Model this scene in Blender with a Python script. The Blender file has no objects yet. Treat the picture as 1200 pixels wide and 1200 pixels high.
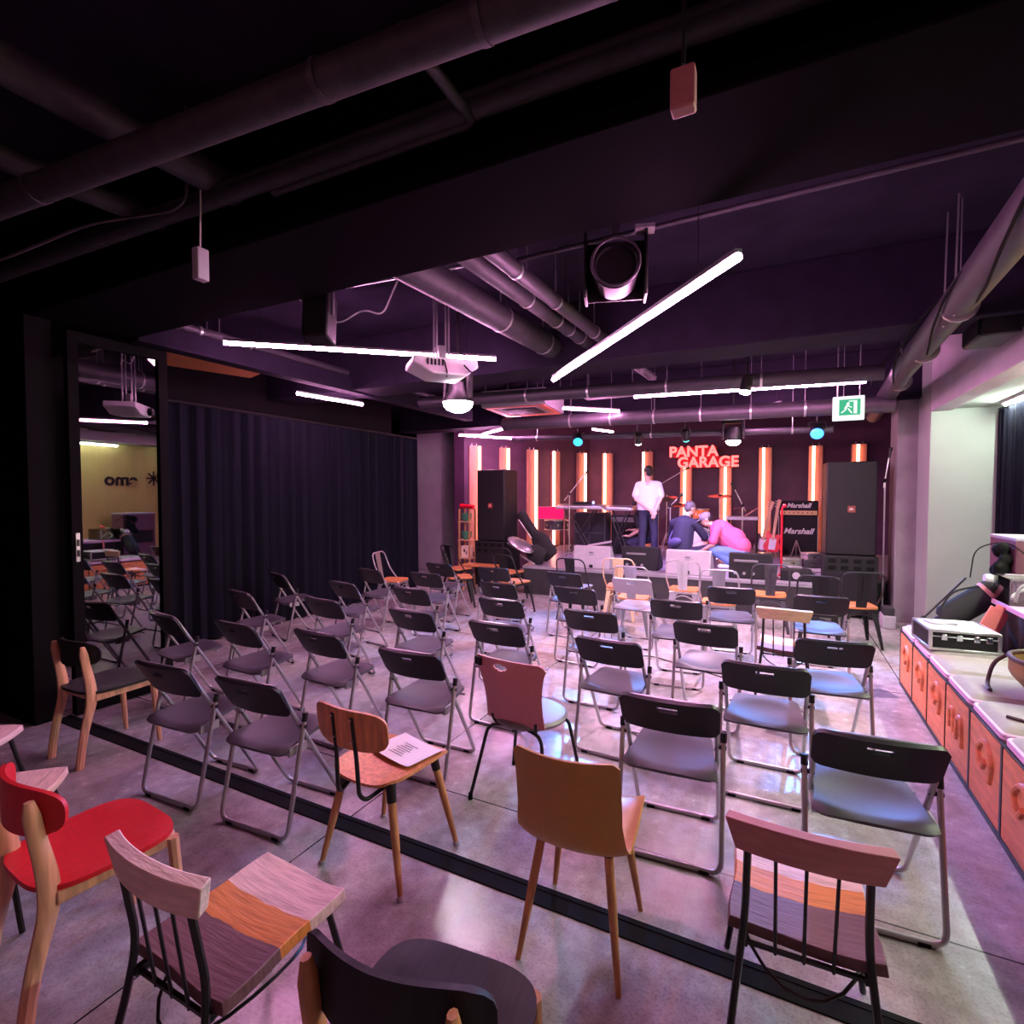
import bpy, bmesh, math, random
from mathutils import Vector as V, Matrix
PI = math.pi
scn = bpy.context.scene
COL = scn.collection
random.seed(4)

# ------------------------------------------------------------------ materials
def M(name, col, rough=.5, metal=0., var=0., scale=8., bump=0., stretch=(1, 1, 1), emit=None, es=0., spec=.5, coat=0.):
    m = bpy.data.materials.new(name); m.use_nodes = True
    nt = m.node_tree; N = nt.nodes; L = nt.links; b = N['Principled BSDF']
    b.inputs['Base Color'].default_value = (*col, 1); b.inputs['Roughness'].default_value = rough
    b.inputs['Metallic'].default_value = metal; b.inputs['Specular IOR Level'].default_value = spec
    b.inputs['Coat Weight'].default_value = coat
    if emit:
        b.inputs['Emission Color'].default_value = (*emit, 1); b.inputs['Emission Strength'].default_value = es
    if var or bump:
        tc = N.new('ShaderNodeTexCoord'); mp = N.new('ShaderNodeMapping'); mp.inputs['Scale'].default_value = stretch
        n = N.new('ShaderNodeTexNoise'); n.inputs['Scale'].default_value = scale; n.inputs['Detail'].default_value = 5
        L.new(tc.outputs['Object'], mp.inputs[0]); L.new(mp.outputs[0], n.inputs[0])
        if var:
            r = N.new('ShaderNodeValToRGB'); e = r.color_ramp.elements
            e[0].position = .3; e[1].position = .7
            e[0].color = (*[max(0, c * (1 - var)) for c in col], 1); e[1].color = (*[min(1, c * (1 + var)) for c in col], 1)
            L.new(n.outputs[0], r.inputs[0]); L.new(r.outputs[0], b.inputs['Base Color'])
        if bump:
            bp = N.new('ShaderNodeBump'); bp.inputs['Strength'].default_value = bump; bp.inputs['Distance'].default_value = .01
            L.new(n.outputs[0], bp.inputs['Height']); L.new(bp.outputs[0], b.inputs['Normal'])
    return m

def M_glow(name, col, s): return M(name, (.02, .02, .02), .4, emit=col, es=s)

def M_floor():
    m = M('polished_concrete', (.42, .40, .40), .3); nt = m.node_tree; N = nt.nodes; L = nt.links; b = N['Principled BSDF']
    tc = N.new('ShaderNodeTexCoord')
    def noise(sc, st=(1, 1, 1), d=6):
        mp = N.new('ShaderNodeMapping'); mp.inputs['Scale'].default_value = st
        n = N.new('ShaderNodeTexNoise'); n.inputs['Scale'].default_value = sc; n.inputs['Detail'].default_value = d
        L.new(tc.outputs['Object'], mp.inputs[0]); L.new(mp.outputs[0], n.inputs[0]); return n
    def ramp(src, p0, c0, p1, c1):
        r = N.new('ShaderNodeValToRGB'); e = r.color_ramp.elements
        e[0].position, e[1].position = p0, p1; e[0].color, e[1].color = (*c0, 1), (*c1, 1); L.new(src, r.inputs[0]); return r
    def mix(a, c, f=None, mode='MULTIPLY', v=1.):
        x = N.new('ShaderNodeMix'); x.data_type = 'RGBA'; x.blend_type = mode; x.inputs[0].default_value = v
        L.new(a, x.inputs[6]); L.new(c, x.inputs[7])
        if f: L.new(f, x.inputs[0])
        return x.outputs[2]
    n1 = noise(1.3); n2 = noise(14); n3 = noise(90, d=3); n4 = noise(5, (1.0, .35, 1))
    c = ramp(n1.outputs[0], .3, (.38, .36, .36), .7, (.50, .48, .48)).outputs[0]
    c = mix(c, ramp(n2.outputs[0], .32, (.74, .72, .72), .62, (1, 1, 1)).outputs[0])
    c = mix(c, ramp(n3.outputs[0], .38, (.80, .80, .80), .5, (1, 1, 1)).outputs[0])
    c = mix(c, ramp(n4.outputs[0], .34, (.74, .71, .70), .52, (1, 1, 1)).outputs[0])
    # worn, lighter and browner board-like bands running up the room
    br = N.new('ShaderNodeTexBrick'); br.inputs['Scale'].default_value = 1.; br.inputs['Brick Width'].default_value = 1.7
    br.inputs['Row Height'].default_value = .33; br.inputs['Mortar Size'].default_value = .0; br.inputs['Color1'].default_value = (1, 1, 1, 1)
    br.inputs['Color2'].default_value = (.86, .80, .78, 1); br.inputs['Bias'].default_value = -.1
    mp = N.new('ShaderNodeMapping'); mp.inputs['Rotation'].default_value = (0, 0, PI / 2); L.new(tc.outputs['Object'], mp.inputs[0]); L.new(mp.outputs[0], br.inputs[0])
    far = N.new('ShaderNodeSeparateXYZ'); L.new(tc.outputs['Object'], far.inputs[0])
    ff = N.new('ShaderNodeMath'); ff.operation = 'GREATER_THAN'; ff.inputs[1].default_value = 2.07; L.new(far.outputs[1], ff.inputs[0])
    c = mix(c, br.outputs[0], ff.outputs[0])
    # saw-cut joints
    def joint(axis, off, per):
        a = N.new('ShaderNodeMath'); a.operation = 'ADD'; a.inputs[1].default_value = off; L.new(far.outputs[axis], a.inputs[0])
        p = N.new('ShaderNodeMath'); p.operation = 'PINGPONG'; p.inputs[1].default_value = per / 2; L.new(a.outputs[0], p.inputs[0])
        l = N.new('ShaderNodeMath'); l.operation = 'LESS_THAN'; l.inputs[1].default_value = .0045; L.new(p.outputs[0], l.inputs[0]); return l.outputs[0]
    j = N.new('ShaderNodeMath'); j.operation = 'MAXIMUM'; L.new(joint(0, 2.0, 3.), j.inputs[0]); L.new(joint(1, -2.5, 3.), j.inputs[1])
    dk = N.new('ShaderNodeRGB'); dk.outputs[0].default_value = (.03, .03, .03, 1)
    c = mix(c, dk.outputs[0], j.outputs[0], 'MIX'); L.new(c, b.inputs['Base Color'])
    rr = N.new('ShaderNodeMapRange'); rr.inputs[3].default_value = .14; rr.inputs[4].default_value = .34
    L.new(n2.outputs[0], rr.inputs[0]); L.new(rr.outputs[0], b.inputs['Roughness'])
    bp = N.new('ShaderNodeBump'); bp.inputs['Strength'].default_value = .03; bp.inputs['Distance'].default_value = .01
    L.new(n4.outputs[0], bp.inputs['Height']); L.new(bp.outputs[0], b.inputs['Normal'])
    return m

def M_planks(name, cols, lo, hi):
    """three glued boards running across the seat: colour by the seat's own front-to-back coordinate, wavy joints"""
    m = M(name, cols[0], .5); nt = m.node_tree; N = nt.nodes; L = nt.links; b = N['Principled BSDF']
    tc = N.new('ShaderNodeTexCoord'); s = N.new('ShaderNodeSeparateXYZ'); L.new(tc.outputs['Object'], s.inputs[0])
    n = N.new('ShaderNodeTexNoise'); n.inputs['Scale'].default_value = 7; L.new(tc.outputs['Object'], n.inputs[0])
    a = N.new('ShaderNodeMath'); a.operation = 'MULTIPLY_ADD'; a.inputs[1].default_value = .045; L.new(n.outputs[0], a.inputs[0]); L.new(s.outputs[1], a.inputs[2])
    mr = N.new('ShaderNodeMapRange'); mr.inputs[1].default_value = lo; mr.inputs[2].default_value = hi; L.new(a.outputs[0], mr.inputs[0])
    r = N.new('ShaderNodeValToRGB'); r.color_ramp.interpolation = 'CONSTANT'; e = r.color_ramp.elements
    e[0].position = 0; e[0].color = (*cols[0], 1); e[1].position = .45; e[1].color = (*cols[1], 1)
    k = e.new(.70); k.color = (*cols[2], 1); L.new(mr.outputs[0], r.inputs[0])
    mp = N.new('ShaderNodeMapping'); mp.inputs['Scale'].default_value = (3, 26, 10); L.new(tc.outputs['Object'], mp.inputs[0])
    g = N.new('ShaderNodeTexNoise'); g.inputs['Scale'].default_value = 3; g.inputs['Detail'].default_value = 6; L.new(mp.outputs[0], g.inputs[0])
    gr = N.new('ShaderNodeValToRGB'); gr.color_ramp.elements[0].color = (.66, .60, .58, 1); gr.color_ramp.elements[0].position = .3; gr.color_ramp.elements[1].position = .55
    L.new(g.outputs[0], gr.inputs[0])
    x = N.new('ShaderNodeMix'); x.data_type = 'RGBA'; x.blend_type = 'MULTIPLY'; x.inputs[0].default_value = .8
    L.new(r.outputs[0], x.inputs[6]); L.new(gr.outputs[0], x.inputs[7]); L.new(x.outputs[2], b.inputs['Base Color'])
    bp = N.new('ShaderNodeBump'); bp.inputs['Strength'].default_value = .3; bp.inputs['Distance'].default_value = .01
    L.new(g.outputs[0], bp.inputs['Height']); L.new(bp.outputs[0], b.inputs['Normal'])
    return m

def M_glass(name, tint, refl):
    m = bpy.data.materials.new(name); m.use_nodes = True; nt = m.node_tree; N = nt.nodes; L = nt.links
    N.remove(N['Principled BSDF']); o = N['Material Output']
    t = N.new('ShaderNodeBsdfTransparent'); t.inputs[0].default_value = (*tint, 1)
    g = N.new('ShaderNodeBsdfGlossy'); g.inputs['Roughness'].default_value = .012
    lw = N.new('ShaderNodeLayerWeight'); lw.inputs[0].default_value = .35
    mr = N.new('ShaderNodeMapRange'); mr.inputs[3].default_value = refl; mr.inputs[4].default_value = 1; L.new(lw.outputs['Fresnel'], mr.inputs[0])
    x = N.new('ShaderNodeMixShader'); L.new(mr.outputs[0], x.inputs[0]); L.new(t.outputs[0], x.inputs[1]); L.new(g.outputs[0], x.inputs[2]); L.new(x.outputs[0], o.inputs[0])
    return m

wood = dict(stretch=(18, 18, 1.6), scale=2.5, var=.28, bump=.08)
mt = {
 'floor': M_floor(),
 'ceil': M('black_painted_slab', (.017, .012, .026), .9, spec=.12, var=.3, scale=3, bump=.2),
 'beam': M('black_painted_beam', (.017, .012, .026), .9, spec=.12, var=.2, scale=5, bump=.15),
 'shadedbeam': M('black_beam_shaded', (.004, .003, .005), .95, spec=.04), 'blackwall': M('black_wall', (.006, .005, .006), .9, spec=.06, var=.2, scale=4),
 'stagewall': M('dark_stage_wall', (.085, .032, .075), .6, var=.2, scale=3),
 'column': M('grey_concrete', (.24, .22, .23), .75, var=.14, scale=4, bump=.15),
 'litconcrete': M('concrete_lit_tone', (.50, .45, .50), .75, var=.08, scale=4), 'pale': M('pale_plaster', (.33, .36, .33), .7, var=.05, scale=2.5, bump=.04),
 'yellow': M('ochre_wall', (.55, .44, .16), .7, var=.05, scale=3),
 'curtain': M('black_curtain', (.008, .008, .014), .95, spec=.05, var=.15, scale=30, stretch=(1, 1, .1)),
 'duct': M('painted_duct', (.06, .05, .066), .5, .25, var=.15, scale=9, bump=.1),
 'ductblk': M('black_pipe_lagging', (.032, .028, .036), .6, var=.35, scale=14, bump=.5),
 'blkmetal': M('black_metal', (.018, .017, .018), .4, .4),
 'blkplastic': M('black_plastic', (.009, .008, .010), .42, var=.1, scale=40, spec=.35),
 'seatplastic': M('dark_grey_seat_plastic', (.055, .048, .060), .48, spec=.35, var=.06, scale=30),
 'tube': M('grey_metal_tube', (.50, .48, .50), .34, .85),
 'chrome': M('chrome', (.75, .74, .75), .15, 1.),
 'rubber': M('black_rubber', (.008, .008, .008), .85, spec=.1),
 'plywood': M('orange_plywood', (.60, .25, .10), .38, **wood),
 'legwood': M('leg_wood', (.50, .23, .10), .45, **wood),
 'oak': M('oak_wood', (.62, .32, .19), .45, **wood),
 'seatwood': M('tan_seat_wood', (.56, .20, .07), .42, var=.2, scale=3, stretch=(14, 2, 2)),
 'crate': M('orange_crate_wood', (.62, .21, .085), .5, var=.22, scale=3, stretch=(2, 2, 9), bump=.1),
 'stagewood': M('stage_panel_wood', (.55, .26, .19), .5, var=.2, scale=3, stretch=(9, 9, 1)),
 'board': M('pale_rough_board', (.80, .58, .52), .6, var=.14, scale=4, stretch=(3, 12, 14), bump=.5),
 'boardpink': M('rosy_smooth_board', (.50, .20, .20), .5, var=.12, scale=4, stretch=(3, 12, 14), bump=.1),
 'boardtan': M('tan_smooth_board', (.58, .40, .24), .5, var=.15, scale=4, stretch=(3, 12, 14), bump=.1),
 'pinkplastic': M('dusty_pink_plastic', (.64, .26, .32), .4, var=.05, scale=60, bump=.05),
 'mustard': M('mustard_shell_plastic', (.50, .25, .06), .36, var=.04, scale=30),
 'red': M('red_upholstery', (.62, .012, .02), .45, var=.08, scale=60, bump=.06),
 'blackply': M('black_stained_plywood', (.013, .012, .014), .5, spec=.25, var=.3, scale=3, stretch=(24, 2, 4)),
 'greypad': M('grey_vinyl_pad', (.20, .19, .21), .4),
 'white': M('white_paint', (.78, .77, .77), .5),
 'paper': M('white_paper', (.80, .79, .80), .7),
 'ink': M('grey_ink', (.15, .14, .16), .7),
 'cream': M('cream_cushion', (.34, .31, .28), .8, var=.06, scale=25, bump=.15),
 'silver': M('silver_aluminium', (.72, .72, .72), .28, .9),
 'wedge': M('pale_grey_speaker_cover', (.44, .40, .46), .6, var=.05, scale=20),
 'grille': M('black_speaker_grille', (.016, .013, .018), .7, spec=.25, var=.35, scale=160),
 'tolex': M('black_tolex', (.012, .011, .014), .65, spec=.3, var=.3, scale=120, bump=.2),
 'gold': M('brass_panel', (.72, .50, .26), .3, .5),
 'stagefloor': M('stage_floor', (.30, .28, .33), .28, var=.15, scale=6),
 'stagefront': M('stage_front_black', (.03, .027, .032), .55, var=.2, scale=8),
 'skin': M('skin', (.62, .36, .27), .55), 'hair': M('black_hair', (.016, .013, .014), .55, var=.3, scale=70, bump=.4),
 'greyhair': M('grey_hair', (.10, .09, .095), .6, var=.3, scale=70, bump=.4),
 'tee': M('white_cotton', (.55, .55, .62), .8, var=.04, scale=30, bump=.12), 'navy': M('navy_cloth', (.018, .019, .045), .8, var=.15, scale=30, bump=.15),
 'pants': M('dark_denim', (.016, .017, .04), .8, var=.15, scale=50, bump=.1), 'jeans': M('blue_denim', (.12, .22, .46), .8, var=.15, scale=50, bump=.1),
 'pinktee': M('pink_cotton', (.72, .12, .26), .8, var=.05, scale=30, bump=.12), 'cap': M('grey_cap_cloth', (.22, .19, .22), .8),
 'bagpurple': M('violet_nylon', (.06, .055, .15), .5), 'blkcloth': M('black_cloth', (.016, .015, .018), .85),
 'cymbal': M('bronze_cymbal', (.72, .48, .42), .25, .9), 'drumorange': M('orange_drum_shell', (.85, .20, .04), .3, coat=.4),
 'drumhead': M('white_drum_head', (.74, .72, .74), .5), 'redgloss': M('red_gloss', (.72, .01, .03), .25, coat=.5),
 'greenpot': M('green_glaze', (.05, .20, .12), .4), 'leather': M('olive_brown_leather', (.30, .19, .07), .5, var=.25, scale=8, bump=.2),
 'darkleather': M('dark_leather', (.05, .02, .025), .45), 'coral': M('coral_card', (.85, .20, .20), .6),
 'clear': M_glass('clear_plastic', (.9, .92, .9), .05), 'glass': M_glass('dark_door_glass', (.22, .20, .24), .20),
 'pinktop': M('pink_table_edge', (.72, .45, .62), .5), 'maroon': M('maroon_case', (.14, .05, .08), .5),
 'planks': M_planks('seat_planks', [(.14, .06, .07), (.68, .23, .04), (.78, .54, .47)], -.2, .22),
 'signred': M('sign_backing_red', (.50, .012, .02), .5, emit=(1, .01, .02), es=.16), 'blue_panel': M('blue_panel', (.25, .30, .75), .5), 'cassette': M('warm_light_rim', (.75, .16, .10), .5),
 'g_bar': M_glow('led_bar_glow', (1, .37, .76), 134.), 'g_bar_fill': M_glow('fill_bar_glow', (1, .38, .52), 20.), 'g_warm': M_glow('led_strip_glow', (1, .35, .22), 9.),
 'g_sign': M_glow('sign_glow', (1, .11, .10), 3.0), 'g_exit': M_glow('exit_white_glow', (.9, 1, .97), .9), 'g_exitgreen': M_glow('exit_green_glow', (0, .45, .22), .8),
 'g_white': M_glow('fluorescent_glow', (.84, 1, .84), 330.), 'g_blue': M_glow('blue_lens_glow', (.02, .42, 1), 3.2),
 'g_azure': M_glow('azure_lens_glow', (.03, .22, 1), 4.), 'g_teal': M_glow('teal_lens_glow', (.1, .9, .8), 2.), 'g_spot': M_glow('white_lens_glow', (1, .9, 1), 60.), 'g_red': M_glow('red_display_glow', (1, .03, .05), 1.5),
 'g_badge': M_glow('red_badge', (1, .06, .05), .25), 'g_blueled': M_glow('blue_led', (.2, .25, 1), 6.), 'g_redpanel': M_glow('red_panel_glow', (1, .0, .12), .9),
}

# ------------------------------------------------------------------ mesh helpers
class MB:
    def __init__(s): s.v = []; s.f = []; s.mi = []; s.cur = 0
    def add(s, vs, fs):
        o = len(s.v); s.v += [tuple(p) for p in vs]; s.f += [tuple(i + o for i in q) for q in fs]; s.mi += [s.cur] * len(fs); return s
    def box(s, c, d, R=None):
        hx, hy, hz = d[0] / 2, d[1] / 2, d[2] / 2
        vs = [V((x, y, z)) for x in (-hx, hx) for y in (-hy, hy) for z in (-hz, hz)]
        if R is not None: vs = [R @ p for p in vs]
        return s.add([p + V(c) for p in vs], [(0, 1, 3, 2), (4, 6, 7, 5), (0, 4, 5, 1), (2, 3, 7, 6), (0, 2, 6, 4), (1, 5, 7, 3)])
    def bx(s, x0, x1, y0, y1, z0, z1): return s.box(((x0 + x1) / 2, (y0 + y1) / 2, (z0 + z1) / 2), (x1 - x0, y1 - y0, z1 - z0))
    def prism(s, poly, axis, a, b):
        """extrude a closed 2-D outline along an axis ('x','y','z') from a to b"""
        n = len(poly)
        def P(p, t): return {'x': (t, p[0], p[1]), 'y': (p[0], t, p[1]), 'z': (p[0], p[1], t)}[axis]
        vs = [P(p, a) for p in poly] + [P(p, b) for p in poly]
        return s.add(vs, [tuple(range(n))[::-1], tuple(range(n, 2 * n))] + [(i, (i + 1) % n, n + (i + 1) % n, n + i) for i in range(n)])
    def cyl(s, p0, p1, r0, r1=None, n=14):
        r1 = r0 if r1 is None else r1
        return s.tube([p0, p1], [r0, r1], n)
    def tube(s, pts, r, n=8, closed=False, fillet=0.):
        pts = [V(p) for p in pts]
        if fillet: pts = rounded(pts, fillet, closed)
        m = len(pts); rs = r if isinstance(r, (list, tuple)) else [r] * m
        if len(rs) != m: rs = [rs[0] + (rs[-1] - rs[0]) * i / (m - 1) for i in range(m)]
        tans = []
        for i in range(m):
            if closed: t = pts[(i + 1) % m] - pts[i - 1]
            else: t = pts[min(i + 1, m - 1)] - pts[max(i - 1, 0)]
            tans.append(t.normalized() if t.length > 1e-9 else V((0, 0, 1)))
        up = V((0, 0, 1)) if abs(tans[0].z) < .9 else V((1, 0, 0))
        nx = (up - tans[0] * up.dot(tans[0])).normalized(); vs = []
        for i in range(m):
            nx = nx - tans[i] * nx.dot(tans[i])
            nx = nx.normalized() if nx.length > 1e-6 else tans[i].orthogonal().normalized()
            ny = tans[i].cross(nx)
            for k in range(n):
                a = 2 * PI * k / n; vs.append(pts[i] + (nx * math.cos(a) + ny * math.sin(a)) * rs[i])
        fs = []
        for i in range(m if closed else m - 1):
            j = (i + 1) % m
            for k in range(n): fs.append((i * n + k, i * n + (k + 1) % n, j * n + (k + 1) % n, j * n + k))
        if not closed: fs += [tuple(range(n))[::-1], tuple(range((m - 1) * n, m * n))]
        return s.add(vs, fs)
    def lathe(s, prof, c=(0, 0, 0), n=20, axis='z'):
        vs = []; fs = []; m = len(prof)
        for r, z in prof:
            for k in range(n):
                a = 2 * PI * k / n; p = (r * math.cos(a), r * math.sin(a), z)
                if axis == 'y': p = (p[0], p[2], p[1])
                if axis == 'x': p = (p[2], p[0], p[1])
                vs.append(V(p) + V(c))
        for i in range(m - 1):
            for k in range(n): fs.append((i * n + k, i * n + (k + 1) % n, (i + 1) * n + (k + 1) % n, (i + 1) * n + k))
        fs += [tuple(range(n))[::-1], tuple(range((m - 1) * n, m * n))]
        return s.add(vs, fs)
    def sheet(s, P, nu, nv, t, hole=None):
        """curved plate with thickness: P(u,v)->point for u,v in 0..1; cells where hole(u,v) are left open"""
        g = [[V(P(i / nu, j / nv)) for j in range(nv + 1)] for i in range(nu + 1)]; N = []
        for i in range(nu + 1):
            row = []
            for j in range(nv + 1):
                a = g[min(i + 1, nu)][j] - g[max(i - 1, 0)][j]; b = g[i][min(j + 1, nv)] - g[i][max(j - 1, 0)]
                n = a.cross(b); row.append(n.normalized() if n.length > 1e-10 else V((0, 0, 1)))
            N.append(row)
        k = (nu + 1) * (nv + 1); idx = lambda i, j: i * (nv + 1) + j
        vs = [g[i][j] + N[i][j] * (t / 2) for i in range(nu + 1) for j in range(nv + 1)] + [g[i][j] - N[i][j] * (t / 2) for i in range(nu + 1) for j in range(nv + 1)]
        fs = []; ed = {}
        for i in range(nu):
            for j in range(nv):
                if hole and hole((i + .5) / nu, (j + .5) / nv): continue
                q = (idx(i, j), idx(i + 1, j), idx(i + 1, j + 1), idx(i, j + 1)); fs.append(q); fs.append(tuple(x + k for x in q[::-1]))
                for a in range(4):
                    e = (q[a], q[(a + 1) % 4])
                    if (e[1], e[0]) in ed: del ed[(e[1], e[0])]
                    else: ed[e] = 1
        for a, b in ed: fs.append((b, a, a + k, b + k))
        return s.add(vs, fs)
    def ell(s, c, r, n=14, m=9, R=None):
        vs = []; fs = []
        for j in range(m + 1):
            th = PI * j / m
            for k in range(n):
                a = 2 * PI * k / n; p = V((r[0] * math.sin(th) * math.cos(a), r[1] * math.sin(th) * math.sin(a), r[2] * math.cos(th)))
                vs.append((R @ p if R is not None else p) + V(c))
        for j in range(m):
            for k in range(n): fs.append((j * n + k, (j + 1) * n + k, (j + 1) * n + (k + 1) % n, j * n + (k + 1) % n))
        return s.add(vs, fs)
    def cap(s, p0, p1, r0, r1=None):
        r1 = r0 if r1 is None else r1
        s.cyl(p0, p1, r0, r1, 12); s.ell(p0, (r0,) * 3, 12, 8); return s.ell(p1, (r1,) * 3, 12, 8)
    def build(s, name, mat, parent=None, smooth=True, bevel=0., sub=0, remesh=0.):
        me = bpy.data.meshes.new(name); me.from_pydata(s.v, [], s.f)
        bm = bmesh.new(); bm.from_mesh(me)
        bmesh.ops.remove_doubles(bm, verts=bm.verts, dist=1e-5); bmesh.ops.recalc_face_normals(bm, faces=bm.faces); bm.to_mesh(me); bm.free()
        for m in (mat if isinstance(mat, list) else [mat]): me.materials.append(mt[m] if isinstance(m, str) else m)
        if isinstance(mat, list) and len(s.mi) == len(me.polygons):
            for p, i in zip(me.polygons, s.mi): p.material_index = i
        o = bpy.data.objects.new(name, me); COL.objects.link(o)
        if parent is not None: o.parent = parent
        if remesh:
            a = o.modifiers.new('r', 'REMESH'); a.mode = 'VOXEL'; a.voxel_size = remesh
            a = o.modifiers.new('s', 'SMOOTH'); a.iterations = 5; a.factor = .5
            bpy.context.view_layer.update()
            me2 = bpy.data.meshes.new_from_object(o.evaluated_get(bpy.context.evaluated_depsgraph_get())); o.modifiers.clear(); o.data = me2; me2.name = name; me = me2
            if not me2.materials: me2.materials.append(mt[mat])
        if bevel:
            a = o.modifiers.new('bevel', 'BEVEL'); a.width = bevel; a.segments = 2; a.limit_method = 'ANGLE'
        if sub:
            a = o.modifiers.new('sub', 'SUBSURF'); a.levels = a.render_levels = sub
        if smooth:
            me.polygons.foreach_set('use_smooth', [True] * len(me.polygons))
            if not remesh: me.set_sharp_from_angle(angle=math.radians(38))
        return o

def rounded(pts, r, closed=False, n=5):
    out = []; m = len(pts)
    for i in range(m):
        if not closed and i in (0, m - 1): out.append(pts[i]); continue
        a, b, c = pts[i - 1], pts[i], pts[(i + 1) % m]; d0 = a - b; d1 = c - b
        k = min(r, d0.length * .48, d1.length * .48); p0 = b + d0.normalized() * k; p1 = b + d1.normalized() * k
        for j in range(n + 1):
            t = j / n; out.append(p0 * (1 - t) ** 2 + b * 2 * t * (1 - t) + p1 * t * t)
    return out

def thing(name, label, cat, loc=(0, 0, 0), rz=0., group=None):
    o = bpy.data.objects.new(name, None); COL.objects.link(o); o.empty_display_size = .1
    o.location = loc; o.rotation_euler = (0, 0, rz); o['label'] = label; o['category'] = cat
    if group: o['group'] = group
    return o
def tag(o, label, cat, group=None, loc=None, rz=None):
    o['label'] = label; o['category'] = cat
    if group: o['group'] = group
    if loc is not None: o.location = loc
    if rz is not None: o.rotation_euler = (0, 0, rz)
    return o
def struct(name, mb, mat, bevel=0.):
    o = mb.build(name, mat, smooth=False, bevel=bevel); o['kind'] = 'structure'; return o
def kids(o): return [c for c in bpy.data.objects if c.parent == o]
def dup(root, loc, rz, label, group=None, swap=None):
    """a copy of a thing with copies of its parts and their sub-parts (mesh data shared)"""
    def cp(o, parent):
        c = o.copy(); COL.objects.link(c)
        if parent is not None: c.parent = parent
        if swap and o.type == 'MESH' and o.name.split('.')[0] in swap:
            c.data = o.data.copy(); c.data.materials[0] = mt[swap[o.name.split('.')[0]]]
        for k in kids(o): cp(k, c)
        return c
    r = cp(root, None); r.location = loc; r.rotation_euler = (0, 0, rz); r['label'] = label
    if group: r['group'] = group
    return r
def text(body, size, mat, parent, loc, rot, ext=.002, shear=0., bold=0., name='lettering', space=1.):
    cu = bpy.data.curves.new('t', 'FONT'); cu.body = body; cu.size = size; cu.extrude = ext; cu.shear = shear; cu.offset = bold; cu.align_x = 'CENTER'; cu.align_y = 'CENTER'; cu.space_character = space
    t = bpy.data.objects.new('t', cu); COL.objects.link(t); bpy.context.view_layer.update()
    me = bpy.data.meshes.new_from_object(t.evaluated_get(bpy.context.evaluated_depsgraph_get())); bpy.data.objects.remove(t)
    me.name = name; me.materials.clear(); me.materials.append(mt[mat]); o = bpy.data.objects.new(name, me); COL.objects.link(o)
    o.parent = parent; o.location = loc; o.rotation_euler = rot; return o
def sq(u, p=2.5):
    """half-width of a superellipse at u in 0..1"""
    a = abs(2 * u - 1); return (1 - a ** p) ** (1 / p)

# ------------------------------------------------------------------ the room
struct('floor', MB().bx(-9, 4, -4.2, 13.2, -.2, 0), 'floor')
struct('ceiling', MB().bx(-9, 4, -4.2, 13.2, 3.62, 3.8), 'ceil')
struct('wall_back', MB().bx(-9, 4, 13.0, 13.2, 0, 3.62), 'stagewall')
struct('wall_rear', MB().bx(-9, 4, -4.2, -4.0, 0, 3.62), 'blackwall')
struct('wall_left', MB().bx(-5.6, -5.44, -4.0, 2.0, 0, 3.62), 'blackwall')
struct('wall_panel_left', MB().bx(-5.44, -4.86, 1.84, 2.0, 0, 3.0), 'blackwall')
struct('wall_far_left', MB().bx(-6.5, -6.3, 2.0, 7.6, 0, 3.62), 'blackwall')
struct('wall_outer_left', MB().bx(-9.0, -8.9, -4.0, 13.0, 0, 3.62), 'blackwall')
struct('wall_stage_left', MB().prism([(-5.97, 9.55), (-4.35, 13.0), (-4.6, 13.0), (-6.22, 9.55)], 'z', 0, 3.62), 'stagewall')
struct('wall_right', MB().bx(2.30, 2.45, -4.0, 8.05, 0, 3.62), 'yellow')
struct('wall_stage_right', MB().bx(2.0, 2.2, 9.1, 13.0, 0, 3.62), 'stagewall')
struct('wall_right_pier', MB().bx(1.60, 2.45, 7.98, 8.6, 0, 3.62), 'pale', .01)
struct('wall_right_column', MB().bx(1.38, 2.45, 8.6, 9.1, 0, 3.62), 'column', .01)
struct('wall_left_column', MB().bx(-7.5, -6.83, 9.94, 10.62, 0, 3.62), 'litconcrete', .01)  # concrete lightened in colour to stand for light on this column
struct('trim_header_right', MB().bx(1.60, 1.80, -1.5, 7.98, 2.70, 3.45), 'litconcrete', .01)  # header takes the same lightened colour in place of light
struct('trim_soffit_right', MB().bx(1.80, 2.30, -1.5, 7.98, 2.72, 2.80), 'pale')
struct('trim_beam_1', MB().bx(-9, 4, 1.86, 2.55, 3.0, 3.62), 'shadedbeam', .01)  # same black paint as the other beams, darkened to stand for shade
struct('trim_beam_2', MB().bx(-6.5, 4, 5.0, 5.5, 3.0, 3.62), 'beam', .01)
struct('trim_beam_3', MB().bx(-6.8, 4, 8.45, 8.9, 2.95, 3.62), 'beam', .01)
struct('trim_lintel_left', MB().bx(-4.92, -4.76, 2.55, 7.9, 2.98, 3.16), 'beam', .005)
# sunk folding-door track across the floor
o = MB().bx(-4.86, 4, 1.955, 1.985, .0, .006).bx(-4.86, 4, 2.035, 2.06, .0, .006).bx(-4.86, 4, 1.985, 2.035, .0, .003).build('floor_track', 'rubber', smooth=False)
o['kind'] = 'structure'
# stage
st = MB().prism([(-3.95, 8.2), (.52, 8.2), (.52, 8.95), (2.0, 9.15), (2.0, 12.98), (-4.3, 12.98), (-4.75, 11.9)], 'z', .44, .48)
o = st.build('stage_floor', 'stagefloor', smooth=False); o['kind'] = 'structure'
o = MB().prism([(-3.93, 8.22), (.50, 8.22), (.50, 8.97), (1.98, 9.17), (1.98, 12.97), (-4.3, 12.97), (-4.73, 11.9)], 'z', 0, .44).build('stage_front', 'stagefront', smooth=False); o['kind'] = 'structure'
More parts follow.
